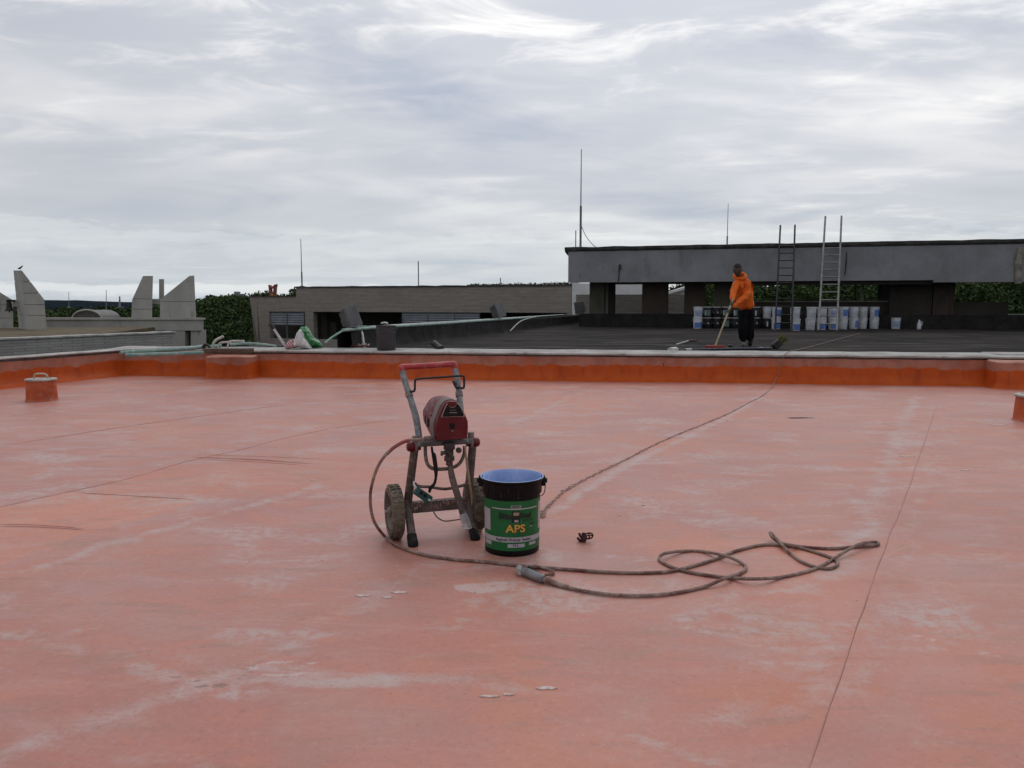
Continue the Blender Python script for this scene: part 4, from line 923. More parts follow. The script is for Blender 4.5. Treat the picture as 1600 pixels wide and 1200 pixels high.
def pail(kind, p, label, rz=0.0):
    src = pail_proto(kind)
    if kind in used: o = copy_tree(src, p, rz)
    else: used.add(kind); o = src; o.location = p; o.rotation_euler = (0, 0, rz)
    tag(o, label, 'pail', 'paint pails stacked along the pavilion'); return o
def stack(px, py, kinds, labels, dy=0.0):
    b = G(px, py, ZB); b.x *= (b.y + .14) / b.y; b.y += 0.14 + dy
    kx = pv(px, .85 - .165); b = b if b.y < kx.y else Vector((kx.x, kx.y, ZB))
    face = math.atan2(-b.x, b.y)                      # turn the print towards the front of the row
    for k, (kd, lb) in enumerate(zip(kinds, labels)):
        pail(kd, (b.x + rng.uniform(-.012, .012), b.y + rng.uniform(-.012, .012), ZB + .352 * k), lb, face * -0.5 + rng.uniform(-.25, .25))
stack(1090, 513.5, ('wblue', 'wfade'), ('blue footed white pail under a faded one at the pier end of the row', 'faded blue labelled pail topping the stack at the pier end of the row'))
def bl(n): return ''
stack(1104, 513, ('bdot', 'bgreen'), ('black pail with round sticker under a green labelled pail next to the first white stack', 'black green labelled pail topping the stack next to the first white stack'))
stack(1118.5, 513, ('bdot', 'bdot'), ('black pail with round sticker under another dotted pail', 'black pail with round sticker standing on another dotted pail'))
stack(1134, 513, ('bgreen', 'bgreen'), ('black green labelled pail in the bottom row behind the squeegee handle', 'black green labelled pail in the top row beside the worker hands'))
stack(1148, 513, ('bdot', 'bgreen'), ('black pail with round sticker in the bottom row beside the worker legs', 'black green labelled pail in the top row just behind the worker hip'))
stack(1164, 513, ('bdot', 'bdot'), ('black pail standing hidden behind the worker legs, lower one', 'black pail standing hidden behind the worker legs, upper one'))
stack(1181, 513, ('bdot', 'bstrip'), ('black pail with round sticker under the narrow labelled pail past the worker', 'black pail with narrow green label on the worker side of the lone white one'))
stack(1197.5, 513, ('bstrip', 'wprint'), ('black pail with narrow label carrying a white pail', 'white pail standing on a black pail'))
stack(1212.5, 514.5, ('wblue', 'wblueup'), ('white pail with blue foot label behind the dark ladder foot', 'white pail with large blue label behind the dark ladder'))
stack(1242, 517, ('wblue', 'wprint'), ('white pail with blue foot label under the lone stack between the ladders', 'plain white pail topping the lone stack between the ladders'))
ord_ = ['first', 'second', 'third', 'fourth', 'fifth', 'sixth', 'last']
kb = ['wprint', 'wblue', 'wblue', 'wprint', 'wcorner', 'wprint', 'wprint']; kt = ['wprint', 'wprint', 'wfade', 'wblueup', 'wprint', 'wprint', 'wcorner']
desc = {'wprint': 'plain white', 'wblue': 'blue footed white', 'wcorner': 'white blue cornered', 'wfade': 'faded blue printed white', 'wblueup': 'big blue labelled white'}
for i, px in enumerate((1266.5, 1283, 1300.5, 1317, 1333, 1349.5, 1367)):
    stack(px, 516 - i * .45, (kb[i], kt[i]), ('%s pail below, %s stack of the seven by the metal ladder' % (desc[kb[i]], ord_[i]), '%s pail on top, %s stack of the seven by the metal ladder' % (desc[kt[i]], ord_[i])))
stack(1401.5, 512, ('wfade',), ('single dirty white pail standing alone before the dark pier',))
b = pv(1443, .40); m = MB(); t = thing('paint_jug', 'small white jug standing by the dark pier', 'jug', (b.x, b.y + .2, ZB)); c = Vector((b.x, b.y + .2, ZB))
m.lathe([(0, .0), (.06, .0), (.065, .02), (.065, .18), (.03, .25), (.022, .30), (0, .30)], c, 16); m.build('body', M_PWHITE, t, smooth=True)
m = MB(); m.tube([c + Vector((.03, -.03, .25)), c + Vector((.07, -.04, .23)), c + Vector((.072, -.04, .15)), c + Vector((.06, -.03, .11))], .01, 6, 4); m.build('handle', M_PWHITE, t)

# ------------------------------------------------------------------ ladders
def ladder(label, base_px, base_py, top_px, top_py, w, r, mm, rungs, skip=(), fr=None):
    """leans on the fascia's top edge; base on the black roof"""
    b = G(base_px, base_py, ZB)
    edge = onf(top_px - 2, 383, -0.12); edge.z = ZF1 + .02
    d = edge - b; k = 1.0
    # prolong beyond the edge until it reaches its image height
    lo, hi = 1.0, 1.9
    for _ in range(40):
        k = (lo + hi) / 2; p = b + d * k; v = p - Vector((0, 0, H)); ry = (v.z * CP + v.y * SP) / (v.y * CP - v.z * SP); py = 600 - FPX * ry
        if py > top_py: lo = k
        else: hi = k
    top = b + d * k; t = thing('ladder', label, 'ladder', b); u = pd
    for s in (-.5, .5):
        m = MB(); m.tube([b + u * w * s - Vector((0, 0, .0)), b + d * .5 + u * w * s * .99, top + u * w * s * .98], r, 8); m.build('rail', mm, t, smooth=True)
        m = MB(); m.tube([b + u * w * s - Vector((0, 0, .005)), b + d * .02 + u * w * s], r * 1.35, 8); m.build('foot', M_DARKMETAL, t)
    L = (top - b).length; stepn = 0.33; kk = 0
    for i in range(1, int((edge - b).length / stepn) + 1):
        p = b + d.normalized() * (i * stepn)
        if i in skip: continue
        m = MB(); m.tube([p - u * w * .5, p + u * w * .5], r * .6, 8); m.build('rung', mm, t, smooth=True)
    return t
ladder('black steel ladder leaning on the pavilion fascia', 1224, 518, 1231.5, 352, 0.46, 0.028, mat('black_steel', (0.016, 0.016, 0.018), 0.45, 0.5), 9)
ladder('taller bare metal ladder leaning on the pavilion fascia', 1293, 519, 1302, 338, 0.50, 0.030, mat('ladder_zinc', (0.24, 0.24, 0.225), 0.6, 0.4, c2=(0.14, 0.14, 0.135), scale=5), 10)

# ------------------------------------------------------------------ floodlights and pipes on the upstand
M_FLOOD = mat('floodlight_grey', (0.13, 0.13, 0.13), 0.5, 0.2, c2=(0.09, 0.09, 0.09), scale=6)
M_GLASSD = mat('floodlight_glass', (0.10, 0.10, 0.10), 0.12, 0.0, c2=(0.06, 0.06, 0.065), scale=3)
def floodlight(px, label, s, tilt, yaw, zoff=0.0):
    r_ = ray(px, 500); # meets the upstand line
    k = isect(Vector((0, 0, 0)), Vector((r_.x, r_.y, 0)), E0 - en * .05, edir); b = Vector((k.x, k.y, 0.765))
    t = thing('floodlight', label, 'floodlight', b)
    M = Matrix.Rotation(tilt, 3, 'Y') @ Matrix.Rotation(yaw, 3, 'Z'); c = b + Vector((0, 0, 0.25 * s))
    h = MB(); d = 0.12 * s; w = .33 * s; hh = .40 * s
    pr = [Vector((x, -d, z)) for x, z in ((-w / 2, -hh / 2), (w / 2, -hh / 2), (w / 2, hh / 2), (-w / 2, hh / 2))]; bk = [Vector((p.x * .72, d * .9, p.z * .72)) for p in pr]
    pts = [c + M @ p for p in pr] + [c + M @ p for p in bk]
    h.add(pts, [(0, 1, 2, 3), (7, 6, 5, 4), (0, 4, 5, 1), (1, 5, 6, 2), (2, 6, 7, 3), (3, 7, 4, 0)]); h.build('housing', M_FLOOD, t)
    f = MB(); f.box(c + M @ Vector((0, -d - .008, 0)), (w * 1.06, .03, hh * 1.06), M=M, bev=.006); fo = f.build('front_frame', M_FLOOD, t)
    f = MB(); f.box(c + M @ Vector((0, -d - .024, 0)), (w * .9, .008, hh * .9), M=M); f.build('glass', M_GLASSD, fo)
    f = MB()
    for sx in (-1, 1): f.tube([b + Vector((sx * .05, 0, 0)), c + M @ Vector((sx * w * .56, 0.02, -hh * .3)), c + M @ Vector((sx * w * .56, 0.02, 0))], .012, 6)
    f.build('bracket', M_FLOOD, t); f = MB(); f.box(b + Vector((0, 0, .01)), (.18, .1, .02)); f.build('base_plate', M_FLOOD, t)
floodlight(545, 'largest tilted grey floodlight on the upstand behind the black pail', 0.86, R(-20), R(50))
floodlight(776, 'tilted grey floodlight midway along the bitumen upstand', 1.0, R(-20), R(52))
floodlight(907, 'dark floodlight on the upstand beside the pavilion corner', 1.15, R(-8), R(-35))
M_TEAL = mat('teal_pvc', (0.12, 0.26, 0.23), 0.6, c2=(0.20, 0.31, 0.28), scale=5, dirt=(0.5, 0.52, 0.5), dirt_amt=0.5)
M_PVC = mat('dirty_white_pvc', (0.58, 0.58, 0.55), 0.5, c2=(0.36, 0.36, 0.34), scale=4, dirt=(0.2, 0.19, 0.17), dirt_amt=0.5)
M_PGREEN = mat('pale_green_hose', (0.33, 0.42, 0.38), 0.55, c2=(0.2, 0.3, 0.26), scale=4, dirt=(0.12, 0.12, 0.11), dirt_amt=0.6)
def top_pipe(name, pix, z, r, mm, label, cat, sm=6, dz=None):
    P = [G(x, y, z + (dz[i] if dz else 0)) for i, (x, y) in enumerate(pix)]
    m = MB(); m.tube(P, r, 8, sm); return tag(m.build(name, mm, smooth=True), label, cat)
def up_pt(px, off, z):
    r_ = ray(px, 500); k = isect(Vector((0, 0, 0)), Vector((r_.x, r_.y, 0)), E0 + en * off, edir); return Vector((k.x, k.y, z))
m = MB(); m.tube([up_pt(507, .10, .60), up_pt(520, .08, .69), up_pt(537, .05, .78), up_pt(556, -.02, .825), up_pt(590, 0, .80), up_pt(650, 0, .80), up_pt(700, -.04, .80), up_pt(760, .0, .80), up_pt(830, .03, .80), up_pt(892, 0, .80)], .017, 8, 6); tag(m.build('hose', M_TEAL, smooth=True), 'long teal hose laid along the bitumen upstand', 'hose')
m = MB(); m.tube([up_pt(535, .07, .785), up_pt(600, .06, .79), up_pt(680, .07, .785), up_pt(740, .05, .785), up_pt(800, .07, .79), up_pt(860, -.06, .79)], .026, 8, 5); tag(m.build('hose', M_PGREEN, smooth=True), 'pale dusty hose lying beside the teal hose on the upstand', 'hose')
m = MB(); m.tube([up_pt(548, -.09, .79), up_pt(640, -.10, .79), up_pt(720, -.09, .79), up_pt(800, -.1, .79), up_pt(880, -.09, .79)], .03, 8, 5); tag(m.build('pipe', M_PVC, smooth=True), 'dirty white pipe lying along the outer side of the upstand', 'pipe')
m = MB(); m.tube([up_pt(840, .02, .80), up_pt(815, .2, .72), up_pt(797, .34, .47)], .015, 6, 5); tag(m.build('pipe_offcut', M_PVC, smooth=True), 'thin pale pipe leaning down off the upstand onto the black roof', 'pipe')
m = MB(); m.tube([up_pt(563, -.02, .78), up_pt(566, .12, .68), up_pt(568, .2, .5), up_pt(572, .3, .43)], .022, 8, 4); tag(m.build('pipe_offcut', M_PVC, smooth=True), 'bent white pipe hanging over the upstand near the largest floodlight', 'pipe')

# ------------------------------------------------------------------ junk on the coping
CZ = 0.462
top_pipe('pipe', [(188, 551), (250, 547.5), (300, 544), (345, 540)], CZ + .03, .028, M_TEAL, 'teal pipe lying slantwise over another on the coping', 'pipe', 4)
top_pipe('pipe', [(196, 555), (260, 553), (318, 551)], CZ + .02, .028, M_TEAL, 'straight teal pipe along the front of the coping by the brown board', 'pipe', 4)
top_pipe('pipe', [(205, 546.5), (300, 542.5), (335, 541)], CZ + .03, .022, M_PVC, 'dirty white pipe lying behind the teal pipes', 'pipe', 4)
m = MB(); p0 = G(315, 551, CZ); p1 = G(388, 551, CZ); c = (p0 + p1) / 2; m.box((c.x, c.y + .16, CZ + .024), ((p1 - p0).length, .26, .07), math.atan2(wdir.y, wdir.x) + .01, bev=.008)
tag(m.build('board', mat('rotten_board', (0.075, 0.045, 0.035), 0.8, c2=(0.11, 0.075, 0.05), scale=6, bump=.5, bscale=20)), 'brown rotten board lying on the parapet pier', 'board')
def bent(name, pts, r, mm, label, cat):
    m = MB(); m.tube([G(x, y, CZ) * 1 if z == 0 else (lambda q: Vector((q.x, q.y, z)))(at(x, y, G(x, 546, CZ).y + .25)) for x, y, z in pts], r, 8, 5); return tag(m.build(name, mm, smooth=True), label, cat)
def cop(px, py, depth=0.0, base=546):       # a point above the coping, at the depth of its foot
    return at(px, py, G(px, base, CZ).y + depth)
for pts, r, lab in (([(332, 546), (333, 538), (338, 531), (349, 525.5)], .022, 'white bent pipe sticking up above the junk on the coping'),
                    ([(340, 546), (342, 538), (348, 535), (362, 534.5)], .017, 'white elbow pipe beside the raised bent one'),
                    ([(355, 546), (357, 537), (361, 533), (382, 533)], .017, 'white elbow pipe with the longest flat run on the coping')):
    m = MB(); m.tube([cop(x, y, .15) for x, y in pts], r, 8, 5); tag(m.build('bent_pipe', M_PVC, smooth=True), lab, 'pipe')
m = MB(); m.tube([cop(298, 544, .1), cop(312, 541, .1), cop(320, 541, .1), cop(325, 546.5, .1)], .022, 8, 5); tag(m.build('bent_pipe', M_PVC, smooth=True), 'low white pipe curving down by the black loop', 'pipe')
m = MB(); m.tube([cop(320, 546, .05), cop(318, 541, .05), cop(322, 538.5, .05), cop(327, 542, .05), cop(328, 547, .05)], .026, 8, 5); tag(m.build('hose_loop', M_DARKMETAL, smooth=True), 'black rubber loop lying among the white pipes', 'hose')
m = MB(); m.tube([cop(360, 538, .5), cop(385, 536.5, .5), cop(410, 538, .6), cop(432, 541, .6)], .022, 8, 5); tag(m.build('hose', M_PGREEN, smooth=True), 'pale hose strung behind the elbow pipes', 'hose')
# black tarp heaped behind the coping
def lump(name, pix, base, thick, mm, label, cat, seed, zmin=CZ, sub=3, amp=.25):
    """crumpled heap: an outline given depth, rounded and creased"""
    y0 = G(pix[0][0], base, CZ).y + .2; P = [at(x, y, y0) for x, y in pix]
    c = sum(P, Vector()) / len(P); bm = bmesh.new()
    rings = []; n = len(P)
    for dy, k in ((-thick * .5, .35), (-thick * .42, .72), (-thick * .2, .95), (thick * .1, 1.0), (thick * .35, .8), (thick * .5, .4)):
        rings.append([bm.verts.new((c.x + (p.x - c.x) * k, c.y + dy, max(zmin - .002, c.z + (p.z - c.z) * k))) for p in P])
    for a, b in zip(rings[:-1], rings[1:]):
        for i in range(n): bm.faces.new((a[i], a[(i + 1) % n], b[(i + 1) % n], b[i]))
    bm.faces.new(rings[0][::-1]); bm.faces.new(rings[-1])
    bmesh.ops.subdivide_edges(bm, edges=bm.edges[:], cuts=sub, use_grid_fill=True); bmesh.ops.smooth_vert(bm, verts=bm.verts, factor=.5, use_axis_x=True, use_axis_y=True, use_axis_z=True)
    for v in bm.verts:
        f = mnoise.noise(v.co * 7 + Vector((seed, 0, 0))); f2 = abs(mnoise.noise(v.co * 13 + Vector((0, seed, 0))))
        v.co += v.normal * 0 + (v.co - c).normalized() * thick * amp * (f * .6 - f2 * .7); v.co.z = max(v.co.z, zmin - .003)
    m = MB(); bm.verts.index_update(); m.add([v.co.copy() for v in bm.verts], [[v.index for v in f.verts] for f in bm.faces]); bm.free()
    return tag(m.build(name, mm, smooth=True), label, cat)
M_TARP = mat('black_tarp', (0.012, 0.012, 0.013), 0.6, c2=(0.02, 0.02, 0.02), scale=6)
lump('tarp', [(352, 548), (365, 541.5), (400, 540), (430, 539), (452, 538), (458, 548)], 543, .35, M_TARP, 'black tarpaulin heaped behind the coping', 'tarp', 2.0)
M_SACK = mat('white_sack', (0.62, 0.61, 0.60), 0.7, c2=(0.48, 0.47, 0.46), scale=6)
M_GBAG = mat('green_plastic_bag', (0.015, 0.20, 0.045), 0.3, c2=(0.008, 0.12, 0.025), scale=9, spec=.6)
lump('white_sack', [(459, 545.5), (458, 533), (462, 522), (469, 515), (475, 522), (481, 533), (487, 545.5)], 546, .30, M_SACK, 'crumpled white sack slumped on the coping beside the green bag', 'sack', 5.0)
lump('green_bag', [(474, 543), (470, 525), (471, 512), (477, 509.5), (483, 516), (491, 528), (503, 536), (506, 543), (495, 545)], 545, .30, M_GBAG, 'shiny green plastic bag leaning on the white sack', 'bag', 9.0)
def stripes():
    t = NT('red_striped_cloth'); v = t.coord('Object'); w = t.n('ShaderNodeTexWave'); t.L.new(t.mapping(v, rot=(0, R(35), 0)), w.inputs['Vector']); w.inputs['Scale'].default_value = 9; w.inputs['Distortion'].default_value = 1.5
    return t.set(Base_Color=t.mix(t.ramp(w.outputs['Fac'], .4, .6), (0.62, 0.50, 0.50), (0.36, 0.05, 0.07)), Roughness=.8)
lump('striped_bag', [(446, 545), (447, 536), (453, 530), (461, 530), (465, 545)], 546, .20, stripes(), 'red and white striped bag before the broom handle', 'bag', 4.0)
t = thing('broom_handle', 'pale stick with dark tip leaning out behind the striped bag', 'stick', cop(449, 545, .25))
m = MB(); m.tube([cop(449, 545.5, .25), cop(427, 513, .30)], .024, 8); m.build('shaft', M_PVC, t, smooth=True)
m = MB(); m.tube([cop(428, 514.5, .30), cop(424.5, 508.5, .31), cop(421.5, 506, .31)], [.03, .036, .03], 8, 3); m.build('tip', M_DARKMETAL, t, smooth=True)
# black pail on the coping
bp = G(601.5, 547, CZ); bp.z = CZ - .004; bp.y += .14
t = thing('black_pail', 'dark grey open pail standing on the parapet coping', 'pail', bp)
M_DGREY = mat('dark_grey_pail', (0.030, 0.030, 0.036), 0.5, c2=(0.04, 0.04, 0.046), scale=4)
m = MB(); m.lathe([(0, .003), (.150, 0), (.156, .01), (.162, .28), (.169, .285), (.169, .30), (.163, .305), (.165, .395), (.173, .398), (.173, .412), (.16, .412), (.155, .3), (.148, .02), (0, .02)], bp, 32); m.build('body', M_DGREY, t, smooth=True)
for s in (-1, 1): m = MB(); m.box(bp + Vector((s * .172, 0, .34)), (.02, .05, .05), bev=.006); m.build('handle_lug', M_DGREY, t)
lump('rag', [(594, 506.5), (596, 503), (601, 502), (606, 503.5), (608, 506.5)], 547, .14, M_SACK, 'white rag bunched in the top of the dark grey pail', 'rag', 1.0, zmin=bp.z + .36)
m = MB(); q = [cop(549 + 3 * i, 542 - 2.5 * abs(math.sin(i * 1.7)), .1 + .05 * math.cos(i), 544) for i in range(10)]; m.tube(q, .014, 6, 5); tag(m.build('cable', M_RED, smooth=True), 'tangled red cable lying on the coping by the dark pail', 'cable')
m = MB(); q = [cop(560 + 2.4 * i, 541 - 3.5 * abs(math.cos(i * 1.3)), .16 + .05 * math.sin(i), 544) for i in range(8)]; m.tube(q, .012, 6, 5); tag(m.build('cable', M_PVC, smooth=True), 'looped white cable mixed with the red one by the dark pail', 'cable')
c0 = cop(677.5, 536, .25); c1 = cop(686.5, 543.5, .1); t = thing('dark_canister', 'small dark canister tipped over on the coping', 'canister', c1)
m = MB(); m.tube([c0, c1], .055, 14); m.build('body', M_DARKMETAL, t, smooth=True); m = MB(); m.tube([c1 + (c1 - c0) * .02, c1 + (c1 - c0) * .22], .063, 14); m.build('cap', M_PBLACK, t, smooth=True)
# long handled broom on the coping
t = thing('push_broom', 'long black handled brush with yellow bristles lying just behind the coping', 'broom', G(1205, 546, ZB))
pz = ZB + .024
m = MB(); m.tube([G(1062, 547, pz), G(1130, 545.6, pz), G(1206, 544.6, pz + .03)], .022, 8, 6); m.build('handle', mat('navy_handle', (0.012, 0.014, 0.035), .5), t, smooth=True)
for x0, x1 in ((1071, 1081), (1186, 1192)): m = MB(); m.tube([G(x0, 546.8 - (x0 - 1062) * .016, pz), G(x1, 546.7 - (x1 - 1062) * .016, pz + .006)], .026, 8); m.build('band', M_PVC, t, smooth=True)
m = MB(); k = G(1213, 545.5, ZB) + Vector((0, 0, .08)); Mx = Matrix.Rotation(R(-42), 3, 'Y'); m.box(k, (.16, .14, .13), M=Mx, bev=.02); m.build('brush_block', M_DARKMETAL, t)
m = MB()
for i in range(60):
    o = Mx @ Vector((.05 + 0, rng.uniform(-.06, .06), rng.uniform(-.05, .06))); d = Mx @ Vector((.16, rng.uniform(-.03, .03), rng.uniform(-.03, .04))); m.tube([k + o, k + o + d], .006, 4)
m.build('bristles', mat('bristle_yellow', (0.12, 0.11, 0.03), .7), t)
t = thing('roller_frame', 'whitish caked roller head beside the end of the long brush handle', 'roller', G(1050, 548, ZB))
m = MB(); m.tube([G(1047, 547.5, ZB + .05), G(1056, 546.5, ZB + .05)], .05, 12); m.build('sleeve', M_PVC, t, smooth=True)
m = MB(); m.tube([G(1056, 546.5, ZB + .05), G(1061, 545.5, ZB + .05), G(1066, 547, ZB + .03)], .014, 6, 4); m.build('frame', M_ZINC, t)

# ------------------------------------------------------------------ worker
def person():
    Y0 = 15.35; foot = G(1167, 541, ZB); Y0 = foot.y
    def P(px, py, dy=0.0): return at(px, py, Y0 + dy)
    t = thing('person', 'worker in orange hooded top and black trousers bending over a squeegee', 'person', (foot.x, foot.y, ZB))
    SK = mat('dark_skin', (0.085, 0.047, 0.032), 0.5, c2=(0.065, 0.036, 0.025), scale=20)
    ORG = mat('orange_cotton', (0.80, 0.155, 0.010), 0.85, c2=(0.62, 0.11, 0.008), scale=9, bump=.5, bscale=25)
    BLK = mat('black_trousers', (0.005, 0.005, 0.007), 0.95, c2=(0.008, 0.008, 0.010), scale=8, bump=.4, bscale=20, spec=.1)
    pel = P(1165.5, 481, .05); hl = P(1159.5, 484, .02); hr = P(1171, 484, .08)
    chest = P(1159, 447, -.12); belly = P(1163, 466, -.02); neck = P(1155, 433.5, -.20); neck2 = P(1153.5, 428.5, -.25)
    shl = P(1147.5, 440, -.20); shr = P(1168, 440.5, -.08)
    ell = P(1145.5, 460, -.30); elr = P(1167.5, 462, -.24)
    hdl = P(1144, 473, -.46); hdr = P(1139.2, 484.5, -.47)      # hands on the handle
    knl = P(1160, 511, -.05); knr = P(1171, 510, .03); anl = P(1162.5, 535, .02); anr = P(1172.5, 533, .10)
    # body (skin): one surface from feet to neck and hands
    pts = {'pel': (pel, .09, .08), 'belly': (belly, .08, .06), 'chest': (chest, .07, .05), 'neck': (neck, .05, .05), 'neck2': (neck2, .052, .055), 'headc': (P(1152.5, 423, -.27), .07, .075),
           'shl': (P(1149.5, 443, -.17), .035, .035), 'ell': (ell, .036, .036), 'wrl': (hdl.lerp(ell, .22), .027, .022), 'hdl': (hdl, .036, .02), 'shr': (P(1166.5, 443.5, -.08), .035, .035), 'elr': (elr, .036, .036), 'wrr': (hdr.lerp(elr, .18), .027, .022), 'hdr': (hdr, .036, .02),
           'hl': (hl, .07, .07), 'knl': (knl, .05, .05), 'anl': (anl, .04, .042), 'hr': (hr, .07, .07), 'knr': (knr, .05, .05), 'anr': (anr, .04, .042)}
    ed = [('pel', 'belly'), ('belly', 'chest'), ('chest', 'neck'), ('neck', 'neck2'), ('neck2', 'headc'), ('chest', 'shl'), ('shl', 'ell'), ('ell', 'wrl'), ('wrl', 'hdl'), ('chest', 'shr'), ('shr', 'elr'), ('elr', 'wrr'), ('wrr', 'hdr'), ('pel', 'hl'), ('hl', 'knl'), ('knl', 'anl'), ('pel', 'hr'), ('hr', 'knr'), ('knr', 'anr')]
    m = MB(); m.add(*skin_body(pts, ed, 'pel', 2))
    # head: skull, jaw, nose, ears as one shaped surface
    hc = P(1152.3, 421.5, -.28); Mh = Matrix.Rotation(R(-16), 3, 'Z') @ Matrix.Rotation(R(26), 3, 'X')
    bm = bmesh.new(); bmesh.ops.create_uvsphere(bm, u_segments=24, v_segments=18, radius=1)
    for v in bm.verts:
        x, y, z = v.co; w = .078 * (1 - .18 * max(0, -z)); d = .098 * (1 - .10 * max(0, -z)); hgt = .122
        q = Vector((x * w, y * d, z * hgt))
        if y < 0:
            q.y -= .022 * math.exp(-((x * 3.6) ** 2 + ((z + .12) * 3.2) ** 2))                # nose
            q.y += .010 * (math.exp(-(((x - .40) * 5) ** 2 + ((z - .08) * 6) ** 2)) + math.exp(-(((x + .40) * 5) ** 2 + ((z - .08) * 6) ** 2)))   # eye sockets
            q.y -= .010 * math.exp(-((x * 2.5) ** 2 + ((z + .80) * 4) ** 2))                    # chin
        q.x += math.copysign(.016, x) * math.exp(-(((abs(x) - 1) * 3) ** 2 + (y * 5) ** 2 + ((z + .02) * 4) ** 2))   # ears
        v.co = hc + Mh @ q
    bm.verts.index_update(); m.add([v.co.copy() for v in bm.verts], [[v.index for v in f.verts] for f in bm.faces]); bm.free()
    # fingers curled round the handle, thumb from the side of the palm
    top = P(1145.5, 467.5, -.46); bot = G(1117.5, 541, ZB + .03); ax = (bot - top).normalized()
    def hand(h, sgn):
        fwd = (h - (elr if h is hdr else ell)).normalized(); side = ax.cross(fwd).normalized()
        for i, ln in enumerate((.036, .042, .039, .030)):
            o = h + ax * (-.026 + i * .018) + fwd * .008
            m.tube([o, o + fwd * ln * .6 + side * .018 * sgn, o + fwd * ln * .9 + side * -.004 * sgn, o + fwd * ln * .55 - side * .024 * sgn], [.0095, .009, .0085, .0075], 6, 2)
        o = h - ax * .02 - fwd * .015; m.tube([o, o - ax * .018 + fwd * .022 + side * .016 * sgn, o - ax * .014 + fwd * .048 + side * .012 * sgn], [.011, .010, .008], 6, 2)
    hand(hdl, 1); hand(hdr, 1)
    body = m.build('body', SK, t, smooth=True)
    # eyes and mouth
    for sx in (-1, 1):
        m = MB(); m.lathe([(0, .008), (.006, .005), (.008, 0), (.006, -.005), (0, -.008)], hc + Mh @ Vector((sx * .031, -.083, .012)), 10); m.build('eye', mat('eye_dark', (0.25, 0.24, 0.22), .3, c2=(0.02, 0.015, 0.01), scale=60), body, smooth=True)
    m = MB(); m.tube([hc + Mh @ Vector((-.022, -.082, -.062)), hc + Mh @ Vector((0, -.093, -.060)), hc + Mh @ Vector((.022, -.082, -.062))], [.004, .007, .004], 6, 3); m.build('mouth', mat('lips', (0.09, 0.035, 0.03), .5), body, smooth=True)
    # hair cap
    bm = bmesh.new(); bmesh.ops.create_uvsphere(bm, u_segments=24, v_segments=16, radius=1)
    bmesh.ops.delete(bm, geom=[v for v in bm.verts if v.co.z < -.35 or (v.co.y < -.25 and v.co.z < .42)], context='VERTS')
    for v in bm.verts:
        q = Vector((v.co.x * .086, v.co.y * .106, v.co.z * .129)); q *= 1 + .04 * mnoise.noise(q * 60); v.co = hc + Mh @ q
    bm.verts.index_update(); m = MB(); m.add([v.co.copy() for v in bm.verts], [[v.index for v in f.verts] for f in bm.faces]); bm.free(); m.build('hair', mat('black_hair', (0.008, 0.007, 0.007), .8), body, smooth=True)
    # hooded top
    hem = P(1166, 485, .04)
    pts = {'hem': (hem, .185, .155), 'belly': (P(1164.5, 470, 0), .185, .15), 'mid': (P(1161, 456, -.07), .185, .14), 'chest': (P(1158, 444, -.14), .165, .125), 'neck': (P(1155, 434, -.19), .085, .085), 'shl': (P(1149, 441.5, -.18), .078, .080), 'ell': (ell, .068, .066), 'fal': (ell.lerp(hdl, .5), .056, .054), 'cuffl': (ell.lerp(hdl, .80), .046, .044),
           'shr': (P(1167.5, 442, -.08), .085, .085), 'elr': (elr, .076, .072), 'far': (elr.lerp(hdr, .5), .060, .058), 'cuffr': (elr.lerp(hdr, .84), .046, .044)}
    ed = [('hem', 'belly'), ('belly', 'mid'), ('mid', 'chest'), ('chest', 'neck'), ('chest', 'shl'), ('shl', 'ell'), ('ell', 'fal'), ('fal', 'cuffl'), ('chest', 'shr'), ('shr', 'elr'), ('elr', 'far'), ('far', 'cuffr')]
    vs_, fs = skin_body(pts, ed, 'mid', 3)
    vs_ = [v + Vector((mnoise.noise(v * 9), mnoise.noise(v * 9 + Vector((5, 0, 0))), mnoise.noise(v * 9 + Vector((0, 7, 0))))) * .022 for v in vs_]
    m = MB(); m.add(vs_, fs); top_o = m.build('hooded_top', ORG, t, smooth=True)
    m = MB(); hb = P(1156, 432.5, -.15); Mc = Matrix.Rotation(R(28), 3, 'X') @ Matrix.Rotation(R(-16), 3, 'Z')
    m.lathe([(.085, -.06), (.125, -.03), (.135, .02), (.115, .055), (.09, .045), (.085, 0)], hb, 20, M=Mc); m.build('hood', ORG, top_o, smooth=True)
    # trousers
    pts = {'w': (P(1166, 478, .05), .150, .125), 'pel': (pel + Vector((0, 0, -.03)), .150, .125), 'hl': (P(1160.5, 490, .02), .105, .11), 'knl': (knl, .090, .095), 'anl': (P(1162, 534, .02), .075, .085), 'hr': (P(1170.5, 490, .08), .105, .11), 'knr': (knr, .090, .095), 'anr': (P(1171.5, 533, .09), .075, .085)}
    ed = [('w', 'pel'), ('pel', 'hl'), ('hl', 'knl'), ('knl', 'anl'), ('pel', 'hr'), ('hr', 'knr'), ('knr', 'anr')]
    vs_, fs = skin_body(pts, ed, 'pel', 3); vs_ = [v + Vector((mnoise.noise(v * 10), mnoise.noise(v * 10 + Vector((5, 0, 0))), 0)) * .014 for v in vs_]
    m = MB(); m.add(vs_, fs); m.build('trousers', BLK, t, smooth=True)
    SH = mat('dusty_shoe', (0.20, 0.19, 0.18), .8, c2=(0.10, 0.095, 0.09), scale=14)
